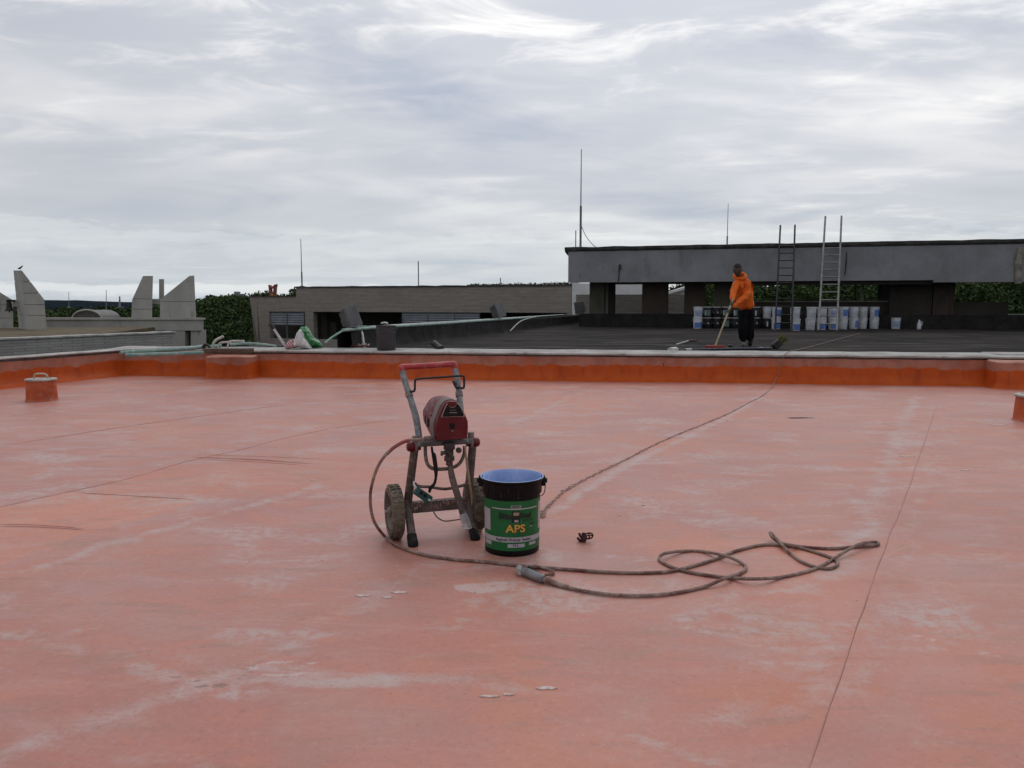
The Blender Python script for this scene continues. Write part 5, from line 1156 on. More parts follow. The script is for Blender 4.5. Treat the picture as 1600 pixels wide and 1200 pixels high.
    for an, mm in ((anl, SH), (anr, BLK)):
        b = Vector((an.x, an.y, ZB)); f = Vector((-.35, -.94, 0)); pts = {'h': (b + Vector((0, 0, .05)) - f * .06, .042, .045), 'm': (b + Vector((0, 0, .045)) + f * .04, .045, .042), 't': (b + Vector((0, 0, .034)) + f * .15, .042, .030), 'a': (b + Vector((0, 0, .11)) - f * .04, .045, .045)}
        vs_, fs = skin_body(pts, [('a', 'h'), ('h', 'm'), ('m', 't')], 'h', 2); vs_ = [Vector((v.x, v.y, max(v.z, ZB + .001))) for v in vs_]; m = MB(); m.add(vs_, fs); m.build('shoe', mm, t, smooth=True)
    # squeegee held in the hands
    s_ = thing('squeegee', 'red bladed floor squeegee on a pale wooden handle held by the worker', 'squeegee', bot)
    m = MB(); m.tube([top - ax * .02, bot], .0165, 10); m.build('handle', mat('pale_wood', (0.50, 0.42, 0.27), .6, c2=(0.38, 0.30, 0.18), scale=8), s_, smooth=True)
    m = MB(); m.box(G(1117.5, 541.5, ZB + .045), (.36, .05, .05), R(6), bev=.01); m.build('head', M_RED2, s_); m = MB(); m.box(G(1117.5, 542.4, ZB + .012), (.38, .015, .035), R(6)); m.build('blade', M_RED2, s_)
M_RED2 = mat('bright_red_plastic', (0.34, 0.035, 0.025), .5, c2=(0.22, 0.03, 0.025), scale=6)
person()
# wet red smear and tools on the black roof
t = thing('paint_scraper', 'small stick with dark red blade lying on the black roof', 'scraper', G(1058, 537, ZB))
m = MB(); m.tube([G(1057, 538, ZB + .02), G(1076, 532.5, ZB + .02)], .014, 6); m.build('handle', M_PVC, t); m = MB(); m.box(G(1081, 532, ZB + .025), (.2, .12, .03), .2, bev=.008); m.build('blade', mat('dark_red_blade', (0.09, 0.02, 0.018), .6), t)
t = thing('small_brush', 'little black brush lying by the worker feet', 'brush', G(1141, 541, ZB)); m = MB(); m.box(G(1141, 540.5, ZB + .025), (.07, .05, .05), .2, bev=.01); m.build('head', M_PBLACK, t); m = MB(); m.tube([G(1142, 540.5, ZB + .03), G(1147, 540, ZB + .03)], .012, 6); m.build('handle', M_PBLACK, t)

# ------------------------------------------------------------------ airless paint sprayer
fL = G(645.5, 853); fR = G(742.5, 843); fC = (fL + fR) / 2; wX = (fR - fL).normalized(); wBk = Vector((-wX.y, wX.x, 0)); SANG = math.atan2(wX.y, wX.x)
def PJ(px, py, yl): return PL(px, py, fC + wBk * yl, wBk)
SPR = thing('paint_sprayer', 'red airless paint sprayer on a two wheeled cart with red grip', 'sprayer', (fC.x, fC.y, 0), SANG)
M_TUBE = mat('caked_cart_tube', (0.15, 0.115, 0.10), 0.75, 0.1, c2=(0.07, 0.055, 0.05), scale=14, dirt=(0.32, 0.22, 0.18), dirt_amt=.65, bump=.6, bscale=45)
M_HANDLE = mat('spattered_handle_tube', (0.25, 0.28, 0.30), 0.6, 0.25, c2=(0.13, 0.13, 0.13), scale=26, dirt=(0.40, 0.36, 0.34), dirt_amt=.7, bump=.4, bscale=60)
M_SRED = mat('sprayer_red', (0.115, 0.004, 0.008), 0.42, c2=(0.085, 0.003, 0.006), scale=7, dirt=(0.16, 0.05, 0.045), dirt_amt=.3, spec=.35)
M_SRED2 = mat('sprayer_red_lid', (0.17, 0.014, 0.022), 0.5, c2=(0.13, 0.009, 0.014), scale=9, dirt=(0.22, 0.08, 0.075), dirt_amt=.3)
M_SGREY = mat('sprayer_trim', (0.22, 0.18, 0.17), 0.7, c2=(0.15, 0.12, 0.115), scale=12, dirt=(0.33, 0.25, 0.22), dirt_amt=.5)
M_GRIP = mat('red_grip', (0.42, 0.035, 0.04), 0.5, c2=(0.32, 0.03, 0.035), scale=12, dirt=(0.5, 0.3, 0.28), dirt_amt=.35)
M_RUB = mat('black_rubber', (0.009, 0.008, 0.009), 0.6, c2=(0.018, 0.015, 0.014), scale=16, spec=.2)
M_TYRE = mat('muddy_tyre', (0.15, 0.118, 0.085), 0.9, c2=(0.075, 0.058, 0.045), scale=12, dirt=(0.30, 0.24, 0.17), dirt_amt=.75, bump=.6, bscale=50)
M_RIM = mat('dusty_rim', (0.23, 0.185, 0.16), 0.75, c2=(0.14, 0.11, 0.095), scale=14, dirt=(0.24, 0.19, 0.16), dirt_amt=.6)
M_CHROME = mat('worn_steel', (0.35, 0.33, 0.32), 0.4, 0.8, c2=(0.16, 0.13, 0.12), scale=20)
YA, YP = .16, .09                      # axle and pivot depth behind the feet
# legs: pivot -> axle -> foot
for (piv, ax_, ft, tip) in (((648, 700), (636.5, 790), (641, 818), fL), ((738.5, 696), (731, 782), (737, 812), fR)):
    p0 = PJ(*piv, YP); p1 = PJ(*ax_, YA); p3 = Vector((tip.x, tip.y, 0)); p2 = PJ(*ft, YA * .55)
    m = MB(); m.tube([p0, p0.lerp(p1, .5), p1, p1 + (p1 - p0) * .06], [.021, .022, .023, .023], 12, 4); m.build('leg', M_TUBE, SPR, smooth=True)
    m = MB(); m.tube([p1 + Vector((0, 0, .03)), p2, p3.lerp(p2, .42)], [.020, .022, .023], 12, 4); ft_o = m.build('foot_tube', M_TUBE, SPR, smooth=True)
    m = MB(); q = p3.lerp(p2, .42); d = (p3 - q); m.tube([q + d * -.15, q + d * .3, Vector((p3.x, p3.y, .012)), Vector((p3.x, p3.y, .001))], [.026, .027, .028, .026], 12, 2); m.build('rubber_tip', M_RUB, ft_o, smooth=True)
# cross bar
a = PJ(638, 795, YA - .01); b = PJ(731, 783, YA - .01); m = MB(); c = (a + b) / 2; m.box(c, ((b - a).length, .05, .062), SANG, bev=.012); m.build('cross_bar', M_TUBE, SPR, smooth=True)
# axle and wheels
RW = .142
def wheel(px, yl, side):
    c = PJ(px, 800, yl); c.z = RW
    Mw = Matrix((tuple(wX), tuple(wBk), (0, 0, 1))).transposed() @ Matrix.Rotation(R(90), 3, 'Y')
    m = MB(); prof = [(RW * .70, -.030), (RW * .80, -.034), (RW * .93, -.032), (RW * .985, -.018), (RW, 0), (RW * .985, .018), (RW * .93, .032), (RW * .80, .034), (RW * .70, .030)]
    w_ = bpy.data.objects.new('wheel', None); col.objects.link(w_); w_.parent = SPR; ROOTM[w_.name] = ROOTM[SPR.name]
    m.lathe(prof, c, 48, M=Mw)
    for k in range(30):          # tread lugs
        th = 2 * math.pi * k / 30
        for s in (-1, 1):
            q = Vector((RW * 1.0 * math.cos(th + .1 * s), RW * 1.0 * math.sin(th + .1 * s), .015 * s)); Ml = Mw @ Matrix.Rotation(th + .1 * s, 3, 'Z'); m.box(c + Mw @ q * .992, (.009, .013, .020), M=Ml)
    m.build('tyre', M_TYRE, w_, smooth=True)
    m = MB(); m.lathe([(RW * .70, -.026), (RW * .64, -.030), (RW * .60, -.020), (RW * .60, .020), (RW * .64, .030), (RW * .70, .026)], c, 40, M=Mw)
    m.lathe([(0, -.038), (.022, -.036), (.026, -.03), (.026, .03), (.022, .036), (0, .038)], c, 20, M=Mw)
    for k in range(5):
        th = 2 * math.pi * k / 5 + .4; d = Vector((math.cos(th), math.sin(th), 0)); m.tube([c + Mw @ (d * .02), c + Mw @ (d * RW * .62)], [.017, .014], 8)
    m.build('rim', M_RIM, w_, smooth=True)
    m = MB(); m.tube([c + wX * side * .036, c + wX * side * .052], .012, 10); m.build('axle_nut', M_CHROME, w_, smooth=True)
    return c
c1 = wheel(616.5, YA + .02, -1); c2 = wheel(741.5, YA + .02, 1)
m = MB(); m.tube([c1, c2], .010, 10); m.build('axle', M_CHROME, SPR, smooth=True)
# platform bar, pivots, knobs
a = PJ(651, 693, YP - .01); b = PJ(736, 688, YP - .01); m = MB(); m.box((a + b) / 2, ((b - a).length, .07, .028), SANG, bev=.006); m.build('platform', mat('platform_steel', (0.15, 0.14, 0.14), .6, .3, c2=(0.08, 0.075, 0.075), scale=14, dirt=(0.3, 0.22, 0.2), dirt_amt=.5), SPR, smooth=True)
for px, py, s in ((644.5, 698, -1), (740.5, 691, 1)):
    c = PJ(px, py, YP - .005); Mw = Matrix((tuple(wX), tuple(wBk), (0, 0, 1))).transposed() @ Matrix.Rotation(R(90) * s, 3, 'Y')
    m = MB(); m.lathe([(0, .030), (.016, .030), (.023, .024), (.026, .012), (.026, -.006), (.022, -.012), (0, -.012)], c, 18, M=Mw); m.build('knob', M_SRED, SPR, smooth=True)
    m = MB(); m.lathe([(0, -.010), (.028, -.010), (.029, -.014), (.029, -.022), (0, -.022)], c, 20, M=Mw); m.build('pivot_collar', M_SGREY, SPR, smooth=True)
    m = MB(); m.lathe([(0, -.023), (.020, -.023), (.022, -.030), (.020, -.042), (0, -.044)], c, 18, M=Mw); m.build('inner_knob', M_SRED, SPR, smooth=True)
    m = MB(); q = c + Vector((0, 0, .005)) - wX * s * .016; m.tube([q, q + Vector((0, 0, .05))], .017, 10); m.build('pivot_socket', M_SGREY, SPR, smooth=True)
# handle
HL = [PJ(655.5, 690, YP + .01), PJ(652, 664, .12), PJ(648, 645, .15), PJ(641, 622, .19), PJ(636, 606, .22), PJ(631, 590, .25), PJ(628.5, 577, .27)]
HR = [PJ(722.5, 690, YP + .01), PJ(720.5, 664, .12), PJ(720, 645, .15), PJ(718, 622, .19), PJ(716.5, 606, .22), PJ(713.5, 588, .25), PJ(710, 573, .27)]
for Hh in (HL, HR):
    m = MB(); m.tube(Hh, [.0175, .0175, .0175, .0165, .0165, .0165, .016], 12, 4); ho = m.build('handle_tube', M_HANDLE, SPR, smooth=True)
    m = MB(); m.tube([Hh[3].lerp(Hh[4], .15), Hh[3].lerp(Hh[4], .55)], .0205, 12); m.build('clamp', M_SGREY, ho, smooth=True)
m = MB(); m.tube([HL[-1] - Vector((0, 0, .02)), HL[-1] + Vector((0, 0, .004)), PJ(627.5, 573.8, .272), PJ(634, 573.2, .272), PJ(668, 571.5, .272), PJ(702, 569, .272), PJ(707.5, 568.6, .272), HR[-1] + Vector((0, 0, .004)), HR[-1] - Vector((0, 0, .02))], [.019, .019, .0175, .0165, .0165, .0165, .0175, .019, .019], 12, 4); m.build('grip', M_GRIP, SPR, smooth=True)
m = MB(); hk = [HL[4], PJ(640, 611, .20), PJ(645.5, 611.5, .17), PJ(648, 609, .165), PJ(648.5, 596, .165), PJ(651, 592.6, .165), PJ(668, 590.8, .165), PJ(700, 588.6, .165), PJ(720.5, 587.2, .165), PJ(724.8, 589.5, .165), PJ(725, 604, .165), PJ(722.5, 606.5, .17), PJ(717, 605, .19), PJ(713.5, 606.5, .2), PJ(708, 596, .22), HR[4]]
m.tube(hk, .0062, 8, 3); m.build('hook_wire', M_DARKMETAL, SPR, smooth=True)
# motor housing
Z0 = PJ(706, 687.5, -.03).z; ZH = PJ(706, 626.5, -.03).z; HHt = ZH - Z0
xc = (PJ(706.5, 660, -.03) - fC).dot(wX)
PROFH = [(0.0, .080), (.04, .084), (.30, .0875), (.46, .086), (.62, .073), (.76, .060), (.88, .047), (.955, .034), (.99, .020), (1.0, .008)]
def ring(yl, k=1.0, low=0.0, kz=1.0, z_off=0.0):
    left = []; right = []
    for tt, hw in PROFH:
        z = Z0 + z_off + HHt * (low + (1 - low) * tt) * kz
        left.append(fC + wX * (xc - hw * k) + wBk * yl + Vector((0, 0, z))); right.append(fC + wX * (xc + hw * k) + wBk * yl + Vector((0, 0, z)))
    return left + right[::-1]
def loft(rings, caps=(True, True)):
    m = MB(); n = len(rings[0]); vs_ = [p for r in rings for p in r]
    fs = [(i * n + k, i * n + (k + 1) % n, (i + 1) * n + (k + 1) % n, (i + 1) * n + k) for i in range(len(rings) - 1) for k in range(n)]
    if caps[0]: fs.append(tuple(range(n - 1, -1, -1)))
    if caps[1]: fs.append(tuple((len(rings) - 1) * n + k for k in range(n)))
    m.add(vs_, fs); return m
fc_o = loft([ring(-.030, .955, .012, .985), ring(-.024, .985, .004, .995), ring(-.010, 1.0), ring(.012, 1.0)]).build('front_cover', M_SRED, SPR, smooth=True)
loft([ring(.008, 1.035, -.012, 1.02), ring(.014, 1.05, -.016, 1.025), ring(.075, 1.05, -.016, 1.03), ring(.082, 1.035, -.012, 1.025)]).build('trim_band', M_SGREY, SPR, smooth=True)
loft([ring(.078, 1.02, .0, 1.01), ring(.14, 1.03, .10, 1.02), ring(.22, 1.02, .22, 1.0), ring(.275, .96, .30, .95), ring(.30, .80, .36, .86)]).build('motor_cover', M_SRED2, SPR, smooth=True)
# side ridge of the motor cover and vents
for s in (-1, 1):
    m = MB(); z = Z0 + HHt * .60; a = fC + wX * (xc + s * .082) + wBk * .082 + Vector((0, 0, z - .004)); b = fC + wX * (xc + s * .084) + wBk * .265 + Vector((0, 0, z + .002)); m.tube([a - wX * s * .004, b - wX * s * .012], [.008, .008], 8); m.build('side_ridge', M_SRED2, SPR, smooth=True)
    for k in range(3):
        m = MB(); q = fC + wX * (xc + s * .0905) + wBk * (.12 + .030 * k) + Vector((0, 0, Z0 + HHt * (.36 + .02 * k))); m.box(q, (.006, .016, .045), SANG); m.build('side_vent', M_RUB if k != 1 else M_SGREY, SPR)
# front control panel: pale rim, black face, dial line
def fpt(u, v): return PJ(650 + u / 13.33, 615 + v / 13.33, -.0325)
BAT = [(540, 482), (592, 352), (640, 246), (664, 222), (690, 268), (735, 296), (785, 294), (828, 258), (846, 218), (880, 222), (935, 305), (995, 435), (985, 472), (760, 476)]
cxy = (765, 380)
big_ = [((u - cxy[0]) * 1.085 + cxy[0], (v - cxy[1]) * 1.10 + cxy[1]) for u, v in BAT]
m = MB(); m.prism([fpt(*p) for p in big_], wBk * .012); pr = m.build('panel_rim', mat('panel_rim', (0.55, 0.42, 0.39), .6), SPR)
m = MB(); m.prism([fpt(*p) - wBk * .003 for p in BAT], wBk * .008); m.build('panel_face', M_RUB, pr)
for v, u0, u1 in ((388, 690, 850), (340, 700, 830)): m = MB(); m.prism([fpt(u0, v) - wBk * .005, fpt(u1, v) - wBk * .005, fpt(u1, v + (14 if v > 350 else 8)) - wBk * .005, fpt(u0, v + (14 if v > 350 else 8)) - wBk * .005], wBk * .003); m.build('panel_mark', mat('panel_mark', (0.30, 0.26, 0.25), .5) if v > 350 else M_SGREY, pr)
# front badge
for u in (705, 742, 779): m = MB(); m.prism([fpt(u, 620) , fpt(u + 28, 620), fpt(u + 28, 735), fpt(u, 735)], wBk * .004); m.build('badge_bar', M_RUB, SPR)
m = MB(); m.lathe([(0, .003), (.004, .002), (.005, 0)], fpt(757, 778), 10, M=Matrix.Rotation(R(90), 3, 'X')); m.build('screw', M_SGREY, SPR)
# pump block under the platform
M_PUMP = mat('pump_iron', (0.07, 0.06, 0.055), .6, .4, c2=(0.04, 0.035, 0.03), scale=18, dirt=(0.24, 0.16, 0.13), dirt_amt=.6)
c = PJ(702, 706, .02); m = MB(); m.lathe([(0, .05), (.030, .05), (.030, .015), (.022, .01), (.022, -.02), (.027, -.024), (.027, -.045), (.018, -.05), (.018, -.07), (0, -.07)], c, 18); m.build('pump', M_PUMP, SPR, smooth=True)
m = MB(); m.tube([PJ(699, 706, .0), PJ(692, 708, -.02), PJ(690, 711, -.02)], [.012, .010, .007], 8, 3); m.tube([PJ(690, 705, -.02), PJ(690, 712, -.02)], .006, 6); m.build('prime_valve', M_PUMP, SPR, smooth=True)
# suction tube with clear plastic end
m = MB(); m.tube([PJ(703, 718, .02), PJ(703.5, 727, .02), PJ(706, 744, .01), PJ(712, 765, .0), PJ(719, 787, -.01), PJ(724, 805, -.02), PJ(728, 818, -.03)], [.012, .014, .017, .0175, .0175, .018, .016], 12, 4); m.build('suction_tube', M_TUBE, SPR, smooth=True)
t_ = NT('clear_plastic'); t_.set(Base_Color=(.75, .75, .78), Roughness=.25, Alpha=.38); M_CLEAR = t_.m
m = MB(); m.tube([PJ(722.5, 803, -.02), PJ(726, 812, -.03), PJ(729.5, 823, -.035)], [.021, .024, .027], 12, 4, cap=False); m.build('plastic_wrap', M_CLEAR, SPR, smooth=True)
m = MB(); q = PJ(729, 824, -.035); m.lathe([(.026, -.004), (.030, 0), (.026, .004)], q, 16); m.build('wrap_rim', M_STICK, SPR, smooth=True)
# return strip, U pipe, cords, rod
m = MB(); m.tube([PJ(726, 697, .01), PJ(729, 720, .0), PJ(733, 750, -.01), PJ(736.5, 772, -.015), PJ(737.5, 789, -.02)], [.010, .012, .013, .010, .006], 8, 4, flat=.5); m.build('return_tube', mat('dirty_cream_tube', (0.36, 0.26, 0.15), .6, c2=(0.25, 0.17, 0.10), scale=14), SPR, smooth=True)
m = MB(); m.tube([PJ(664.5, 697, .05), PJ(665, 712, .04), PJ(668, 725, .03), PJ(676, 732, .03), (PJ(690, 733, .03)), PJ(706, 731, .04), PJ(718, 724, .05), PJ(725, 710, .06), PJ(726, 697, .06)], .0095, 10, 5); m.build('drain_pipe', M_TUBE, SPR, smooth=True)
m = MB(); m.tube([PJ(674.5, 698, .04), PJ(676, 708, .03), PJ(678, 712, .03), PJ(681, 733, .02), PJ(681, 746, .02), PJ(678.5, 756, .03), PJ(673, 762, .03), PJ(671, 769, .04)], [.006, .007, .012, .011, .007, .008, .010, .007], 8, 4); m.build('power_cord', M_RUB, SPR, smooth=True)
m = MB(); m.tube([PJ(649, 754, .12), PJ(654, 759.5, .10), PJ(672, 761, .10), PJ(695, 764, .10), PJ(715, 760.5, .10), PJ(732, 756, .10)], [.004, .008, .008, .008, .008, .009], 8, 4); m.build('cross_rod', M_TUBE, SPR, smooth=True)
m = MB(); m.tube([PJ(676, 797, .10), PJ(683, 808, .08), PJ(694, 814, .06), PJ(708, 813, .03), PJ(722, 811, .0)], .0035, 6, 5); m.tube([PJ(731, 812, -.03), PJ(741, 824, -.05), PJ(753, 831, -.06)], .0035, 6, 5); m.build('thin_wire', M_TUBE, SPR, smooth=True)
# bolts, drips and a pressure knob
for px, py, yl in ((655, 694, .045), (730, 689.5, .045), (649, 794, .125), (722, 785, .125)):
    m = MB(); m.lathe([(0, .006), (.0065, .005), (.007, 0), (.010, 0), (.010, -.003)], PJ(px, py, yl), 6, M=Matrix((tuple(wX), tuple(wBk), (0, 0, 1))).transposed() @ Matrix.Rotation(R(90), 3, 'X')); m.build('bolt', M_CHROME, SPR)
m = MB(); m.lathe([(0, .022), (.012, .022), (.015, .016), (.015, .004), (.010, 0), (0, 0)], PJ(716, 703, .0), 12, M=Matrix((tuple(wX), tuple(wBk), (0, 0, 1))).transposed() @ Matrix.Rotation(R(90), 3, 'X')); m.build('pressure_knob', M_PUMP, SPR, smooth=True)
M_DRIP = mat('dried_paint_drip', (0.40, 0.27, 0.23), .7, c2=(0.30, 0.16, 0.13), scale=30)
for k in range(26):
    px = rng.uniform(640, 728); t0 = PJ(px, 792 - (px - 640) * .13 + rng.uniform(-6, 4), YA - .037); m = MB(); L0 = rng.uniform(.006, .022); m.tube([t0, t0 - Vector((0, 0, L0))], [.0022, .0034], 6, 2); m.build('paint_drip', M_DRIP, SPR, smooth=True)
# green socket strip tied to the cart
c = PJ(660.5, 773.5, .05); Ms = Matrix((tuple(wX), tuple(wBk), (0, 0, 1))).transposed() @ Matrix.Rotation(R(38), 3, 'Y') @ Matrix.Rotation(R(-12), 3, 'X')
M_SOCK = mat('green_socket', (0.010, 0.075, 0.060), .45, c2=(0.008, 0.055, 0.045), scale=20)
m = MB(); m.box(c, (.105, .030, .042), M=Ms, bev=.006); so = m.build('socket_strip', M_SOCK, SPR, smooth=True)
for k in (-.018, .008): m = MB(); m.lathe([(0, .001), (.011, .001), (.011, -.004)], c + Ms @ Vector((k, -.0165, .002)), 14, M=Ms @ Matrix.Rotation(R(90), 3, 'X')); m.build('socket_hole', M_RUB, so)
m = MB(); m.box(c + Ms @ Vector((.040, -.0165, -.004)), (.012, .003, .010), M=Ms); m.build('socket_tag', M_STICK, so)
m = MB(); q = c + Ms @ Vector((-.05, 0, .01)); m.tube([q, PJ(647, 758, .06), PJ(646.5, 752, .08)], [.008, .005, .004], 6, 3); m.build('socket_lead', M_STICK, so, smooth=True)

# ------------------------------------------------------------------ bucket with green label
bf = G(800, 871); bcn = Vector((bf.x, bf.y + .138, 0)); BK = thing('paint_bucket', 'open black bucket with green label standing beside the sprayer', 'bucket', bcn)
dB = bcn.y; 
zc = lambda py: H - (H - at(800, py, bcn.y - .146).z)          # height on the front of the bucket
ZR = at(798, 743.5, bcn.y).z
M_BKT = mat('bucket_black', (0.004, 0.0035, 0.004), 0.45, c2=(0.006, 0.005, 0.006), scale=5, dirt=(0.014, 0.011, 0.011), dirt_amt=.4, spec=.18)
zs_ = zc(778.5)                        # foot of the skirt
def rb(z): return .1375 + (.1445 - .1375) * z / ZR
m = MB(); m.lathe([(0, .004), (.133, 0), (rb(0), .006), (rb(.02), .02), (rb(zs_), zs_ + .01), (rb(ZR), ZR - .01)], bcn, 64); m.build('body', M_BKT, BK, smooth=True)
m = MB(); m.lathe([(rb(zs_) + .001, zs_), (.1505, zs_ + .002), (.1515, zs_ + .010), (.1515, zs_ + .050), (.1535, zs_ + .056), (.1535, ZR - .030), (.1555, ZR - .014), (.162, ZR - .009), (.1635, ZR - .002), (.161, ZR + .001), (.155, ZR)], bcn, 64); m.build('skirt', M_BKT, BK, smooth=True)
M_BLIN = mat('blue_lining', (0.30, 0.41, 0.68), 0.5, c2=(0.20, 0.30, 0.58), scale=7, dirt=(0.5, 0.58, 0.75), dirt_amt=.4)
m = MB(); m.lathe([(.1615, ZR + .002), (.155, ZR + .003), (.1425, ZR - .012), (.132, .06), (.0, .055)], bcn, 48); m.build('lining', M_BLIN, BK, smooth=True)
for s in (-1, 1):
    m = MB(); q = bcn + Vector((s * .158, 0, zs_ + .056)); m.box(q, (.022, .05, .05), bev=.007); lg = m.build('handle_lug', M_BKT, BK, smooth=True); m = MB(); m.lathe([(0, .012), (.012, .012), (.014, 0)], q + Vector((s * .008, 0, 0)), 14, M=Matrix.Rotation(R(90) * s, 3, 'Y')); m.build('lug_boss', M_BKT, lg, smooth=True)
m = MB(); m.tube([bcn + Vector((.166, 0, zs_ + .056)), bcn + Vector((.170, .03, zs_ + .02)), bcn + Vector((.160, .09, zs_ - .04)), bcn + Vector((.10, .155, zs_ - .075)), bcn + Vector((0, .178, zs_ - .085)), bcn + Vector((-.10, .155, zs_ - .075)), bcn + Vector((-.160, .09, zs_ - .04)), bcn + Vector((-.170, .03, zs_ + .02)), bcn + Vector((-.166, 0, zs_ + .056))], .0028, 8, 6); m.build('bail_handle', M_ZINC, BK, smooth=True)
def bang(px): return math.degrees(math.asin(max(-.99, min(.99, (px - 800.3) / 44.2))))      # image x on the label -> angle round the bucket
def bpatch(x0, x1, y0, y1, mm, name, off=.0015, par=None, a=None):
    a0, a1 = a or (bang(x0), bang(x1)); n = max(4, int(abs(a1 - a0) / 4)); m = MB(); vs_ = []
    for k in range(n + 1):
        th = R(-90 + a0 + (a1 - a0) * k / n)
        for z in (zc(y1), zc(y0)): r = rb(z) + off; vs_.append(bcn + Vector((r * math.cos(th), r * math.sin(th), z)))
    m.add(vs_, [(2 * k, 2 * k + 2, 2 * k + 3, 2 * k + 1) for k in range(n)]); return m.build(name, mm, par or BK, smooth=True)
M_LGREEN = mat('label_green', (0.014, 0.135, 0.040), 0.4, c2=(0.011, 0.108, 0.032), scale=9, spec=.3)
M_LWHITE = mat('label_white', (0.42, 0.40, 0.43), 0.45, c2=(0.36, 0.34, 0.37), scale=12)
M_LYEL = mat('label_yellow', (0.72, 0.42, 0.07), 0.45); M_LBLK = mat('label_black', (0.006, 0.008, 0.008), 0.5); M_LDG = mat('label_dark_green', (0.004, 0.03, 0.012), .5)
lab = bpatch(0, 0, 784, 862, M_LGREEN, 'label', .0012, a=(-78, 84))
bpatch(757.8, 767, 799, 833, M_LWHITE, 'label_panel', .0018, lab); bpatch(840.5, 844, 790, 833, M_LWHITE, 'label_panel', .0018, lab)
bpatch(757, 844.3, 840.5, 848.5, M_LWHITE, 'label_band', .0018, lab); bpatch(770, 838, 795.3, 797, M_LWHITE, 'label_line', .0018, lab)
bpatch(798.5, 814.5, 790, 795, mat('label_grey', (0.22, 0.25, 0.23), .5), 'label_tab', .0018, lab); bpatch(793.5, 820, 851, 856.5, M_LWHITE, 'label_tab', .0018, lab); bpatch(827, 837, 850.5, 855, M_LWHITE, 'label_tab', .0018, lab); bpatch(758.5, 768, 849.5, 855.5, M_LWHITE, 'label_tab', .0018, lab)
def btext(s, px, py, hpx, mm, name, off=.0030, bold=0.0, sx=1.0):
    size = hpx / 300.0 * 1.40; vs_, fs = text_mesh(s, size, 'CENTER', bold); a0 = bang(px); z0 = zc(py); m = MB(); out = []
    for v in vs_:
        z = z0 + v.y; r = rb(z) + off; th = R(-90 + a0) + v.x * sx / r; out.append(bcn + Vector((r * math.cos(th), r * math.sin(th), z)))
    m.add(out, fs); return m.build(name, mm, lab)
btext('APS', 806, 827.2, 11.5, M_LYEL, 'lettering', .0032, .0010, 1.12); btext('APS', 806.7, 827.9, 11.5, mat('label_red', (0.25, 0.03, 0.01), .5), 'lettering_shadow', .0025, .0016, 1.12)
btext('Bitu', 789.8, 807.5, 8.8, M_LBLK, 'lettering', .003, .0016); btext('Seal', 821.5, 807, 8.2, M_LBLK, 'lettering', .003, .0016)
btext('de la casa', 825, 814, 3.2, M_LBLK, 'lettering', .003, .0003)
btext('Asphalt Primer Sealer', 803, 844.4, 4.6, M_LBLK, 'lettering', .003, .0003); btext('19 L', 806, 853.6, 3.8, M_LBLK, 'lettering', .003, .0002); btext('MADE', 806.5, 792.5, 2.8, M_LBLK, 'lettering', .003, .0002)
for k in range(9):
    px = rng.uniform(762, 842); py = rng.uniform(748, 772); a_ = R(-90 + bang(px)); L0 = rng.uniform(.01, .035); zq = zc(py); m = MB(); rr_ = .1545
    m.tube([bcn + Vector((rr_ * math.cos(a_), rr_ * math.sin(a_), zq)), bcn + Vector((rr_ * math.cos(a_), rr_ * math.sin(a_), zq - L0))], [.0016, .0026], 6, 2, flat=.6); m.build('paint_drip', mat('grey_drip', (0.05, 0.045, 0.045), .6), BK, smooth=True)
# emblem: dark rounded shield with a pale and ochre figure
bpatch(800.2, 812.6, 799.5, 817.5, M_LBLK, 'emblem', .0026, lab); bpatch(802.5, 811, 801.2, 806, mat('label_tan', (0.36, 0.28, 0.18), .5), 'emblem_top', .0034, lab); bpatch(804, 810, 813, 816.5, mat('label_pale', (0.38, 0.35, 0.42), .5), 'emblem_foot', .0034, lab)
bpatch(828, 834.5, 820, 822.6, M_LDG, 'emblem_leaf', .0026, lab); bpatch(827.5, 831, 823.5, 826, mat('label_sage', (0.20, 0.27, 0.20), .5), 'emblem_leaf', .0026, lab)

# ------------------------------------------------------------------ spray hose and gun
M_HOSE = mat('caked_hose', (0.27, 0.19, 0.155), .75, c2=(0.12, 0.05, 0.042), scale=9, dirt=(0.42, 0.33, 0.28), dirt_amt=.6, bump=.5, bscale=90)
hs = thing('spray_hose', 'long dusty spray hose looping from the sprayer over the roof', 'hose', G(1000, 896))
air = [PJ(672, 684.5, .02), PJ(662, 686, -.0), PJ(650, 687, -.03), PJ(638, 688, -.05), PJ(622, 694.5, -.08), PJ(606, 707, -.10), PJ(592, 726, -.10), PJ(583, 750, -.08), PJ(578.5, 778, -.05)]
HZ = .009
flr = [(584, 815), (600, 838), (622, 853), (660, 866), (710, 874), (760, 878), (820, 884.5), (880, 889), (940, 893.5), (1000, 895), (1045, 893), (1080, 885), (1120, 873), (1140, 864), (1180, 853), (1210, 851), (1250, 856), (1290, 868), (1305, 875), (1309, 881), (1301, 887), (1288, 888.5), (1268, 884), (1250, 876), (1235, 865), (1222, 851), (1211, 839), (1203.5, 832), (1206, 839), (1215, 846), (1230, 850.5), (1260, 855), (1300, 857), (1340, 854), (1363, 852.5), (1372.5, 850), (1369, 847), (1355, 847.5), (1340, 851.5), (1320, 862), (1300, 875), (1275, 888), (1250, 895.5), (1220, 902), (1180, 904.5), (1140, 903), (1100, 898), (1060, 890), (1036, 879), (1030, 872), (1040, 864.5), (1070, 861), (1100, 862), (1135, 869), (1160, 880.5), (1165.5, 888), (1158, 895), (1130, 904.5), (1100, 917), (1050, 927), (1000, 930.5), (950, 928.5), (905, 922), (880, 915), (864, 908)]
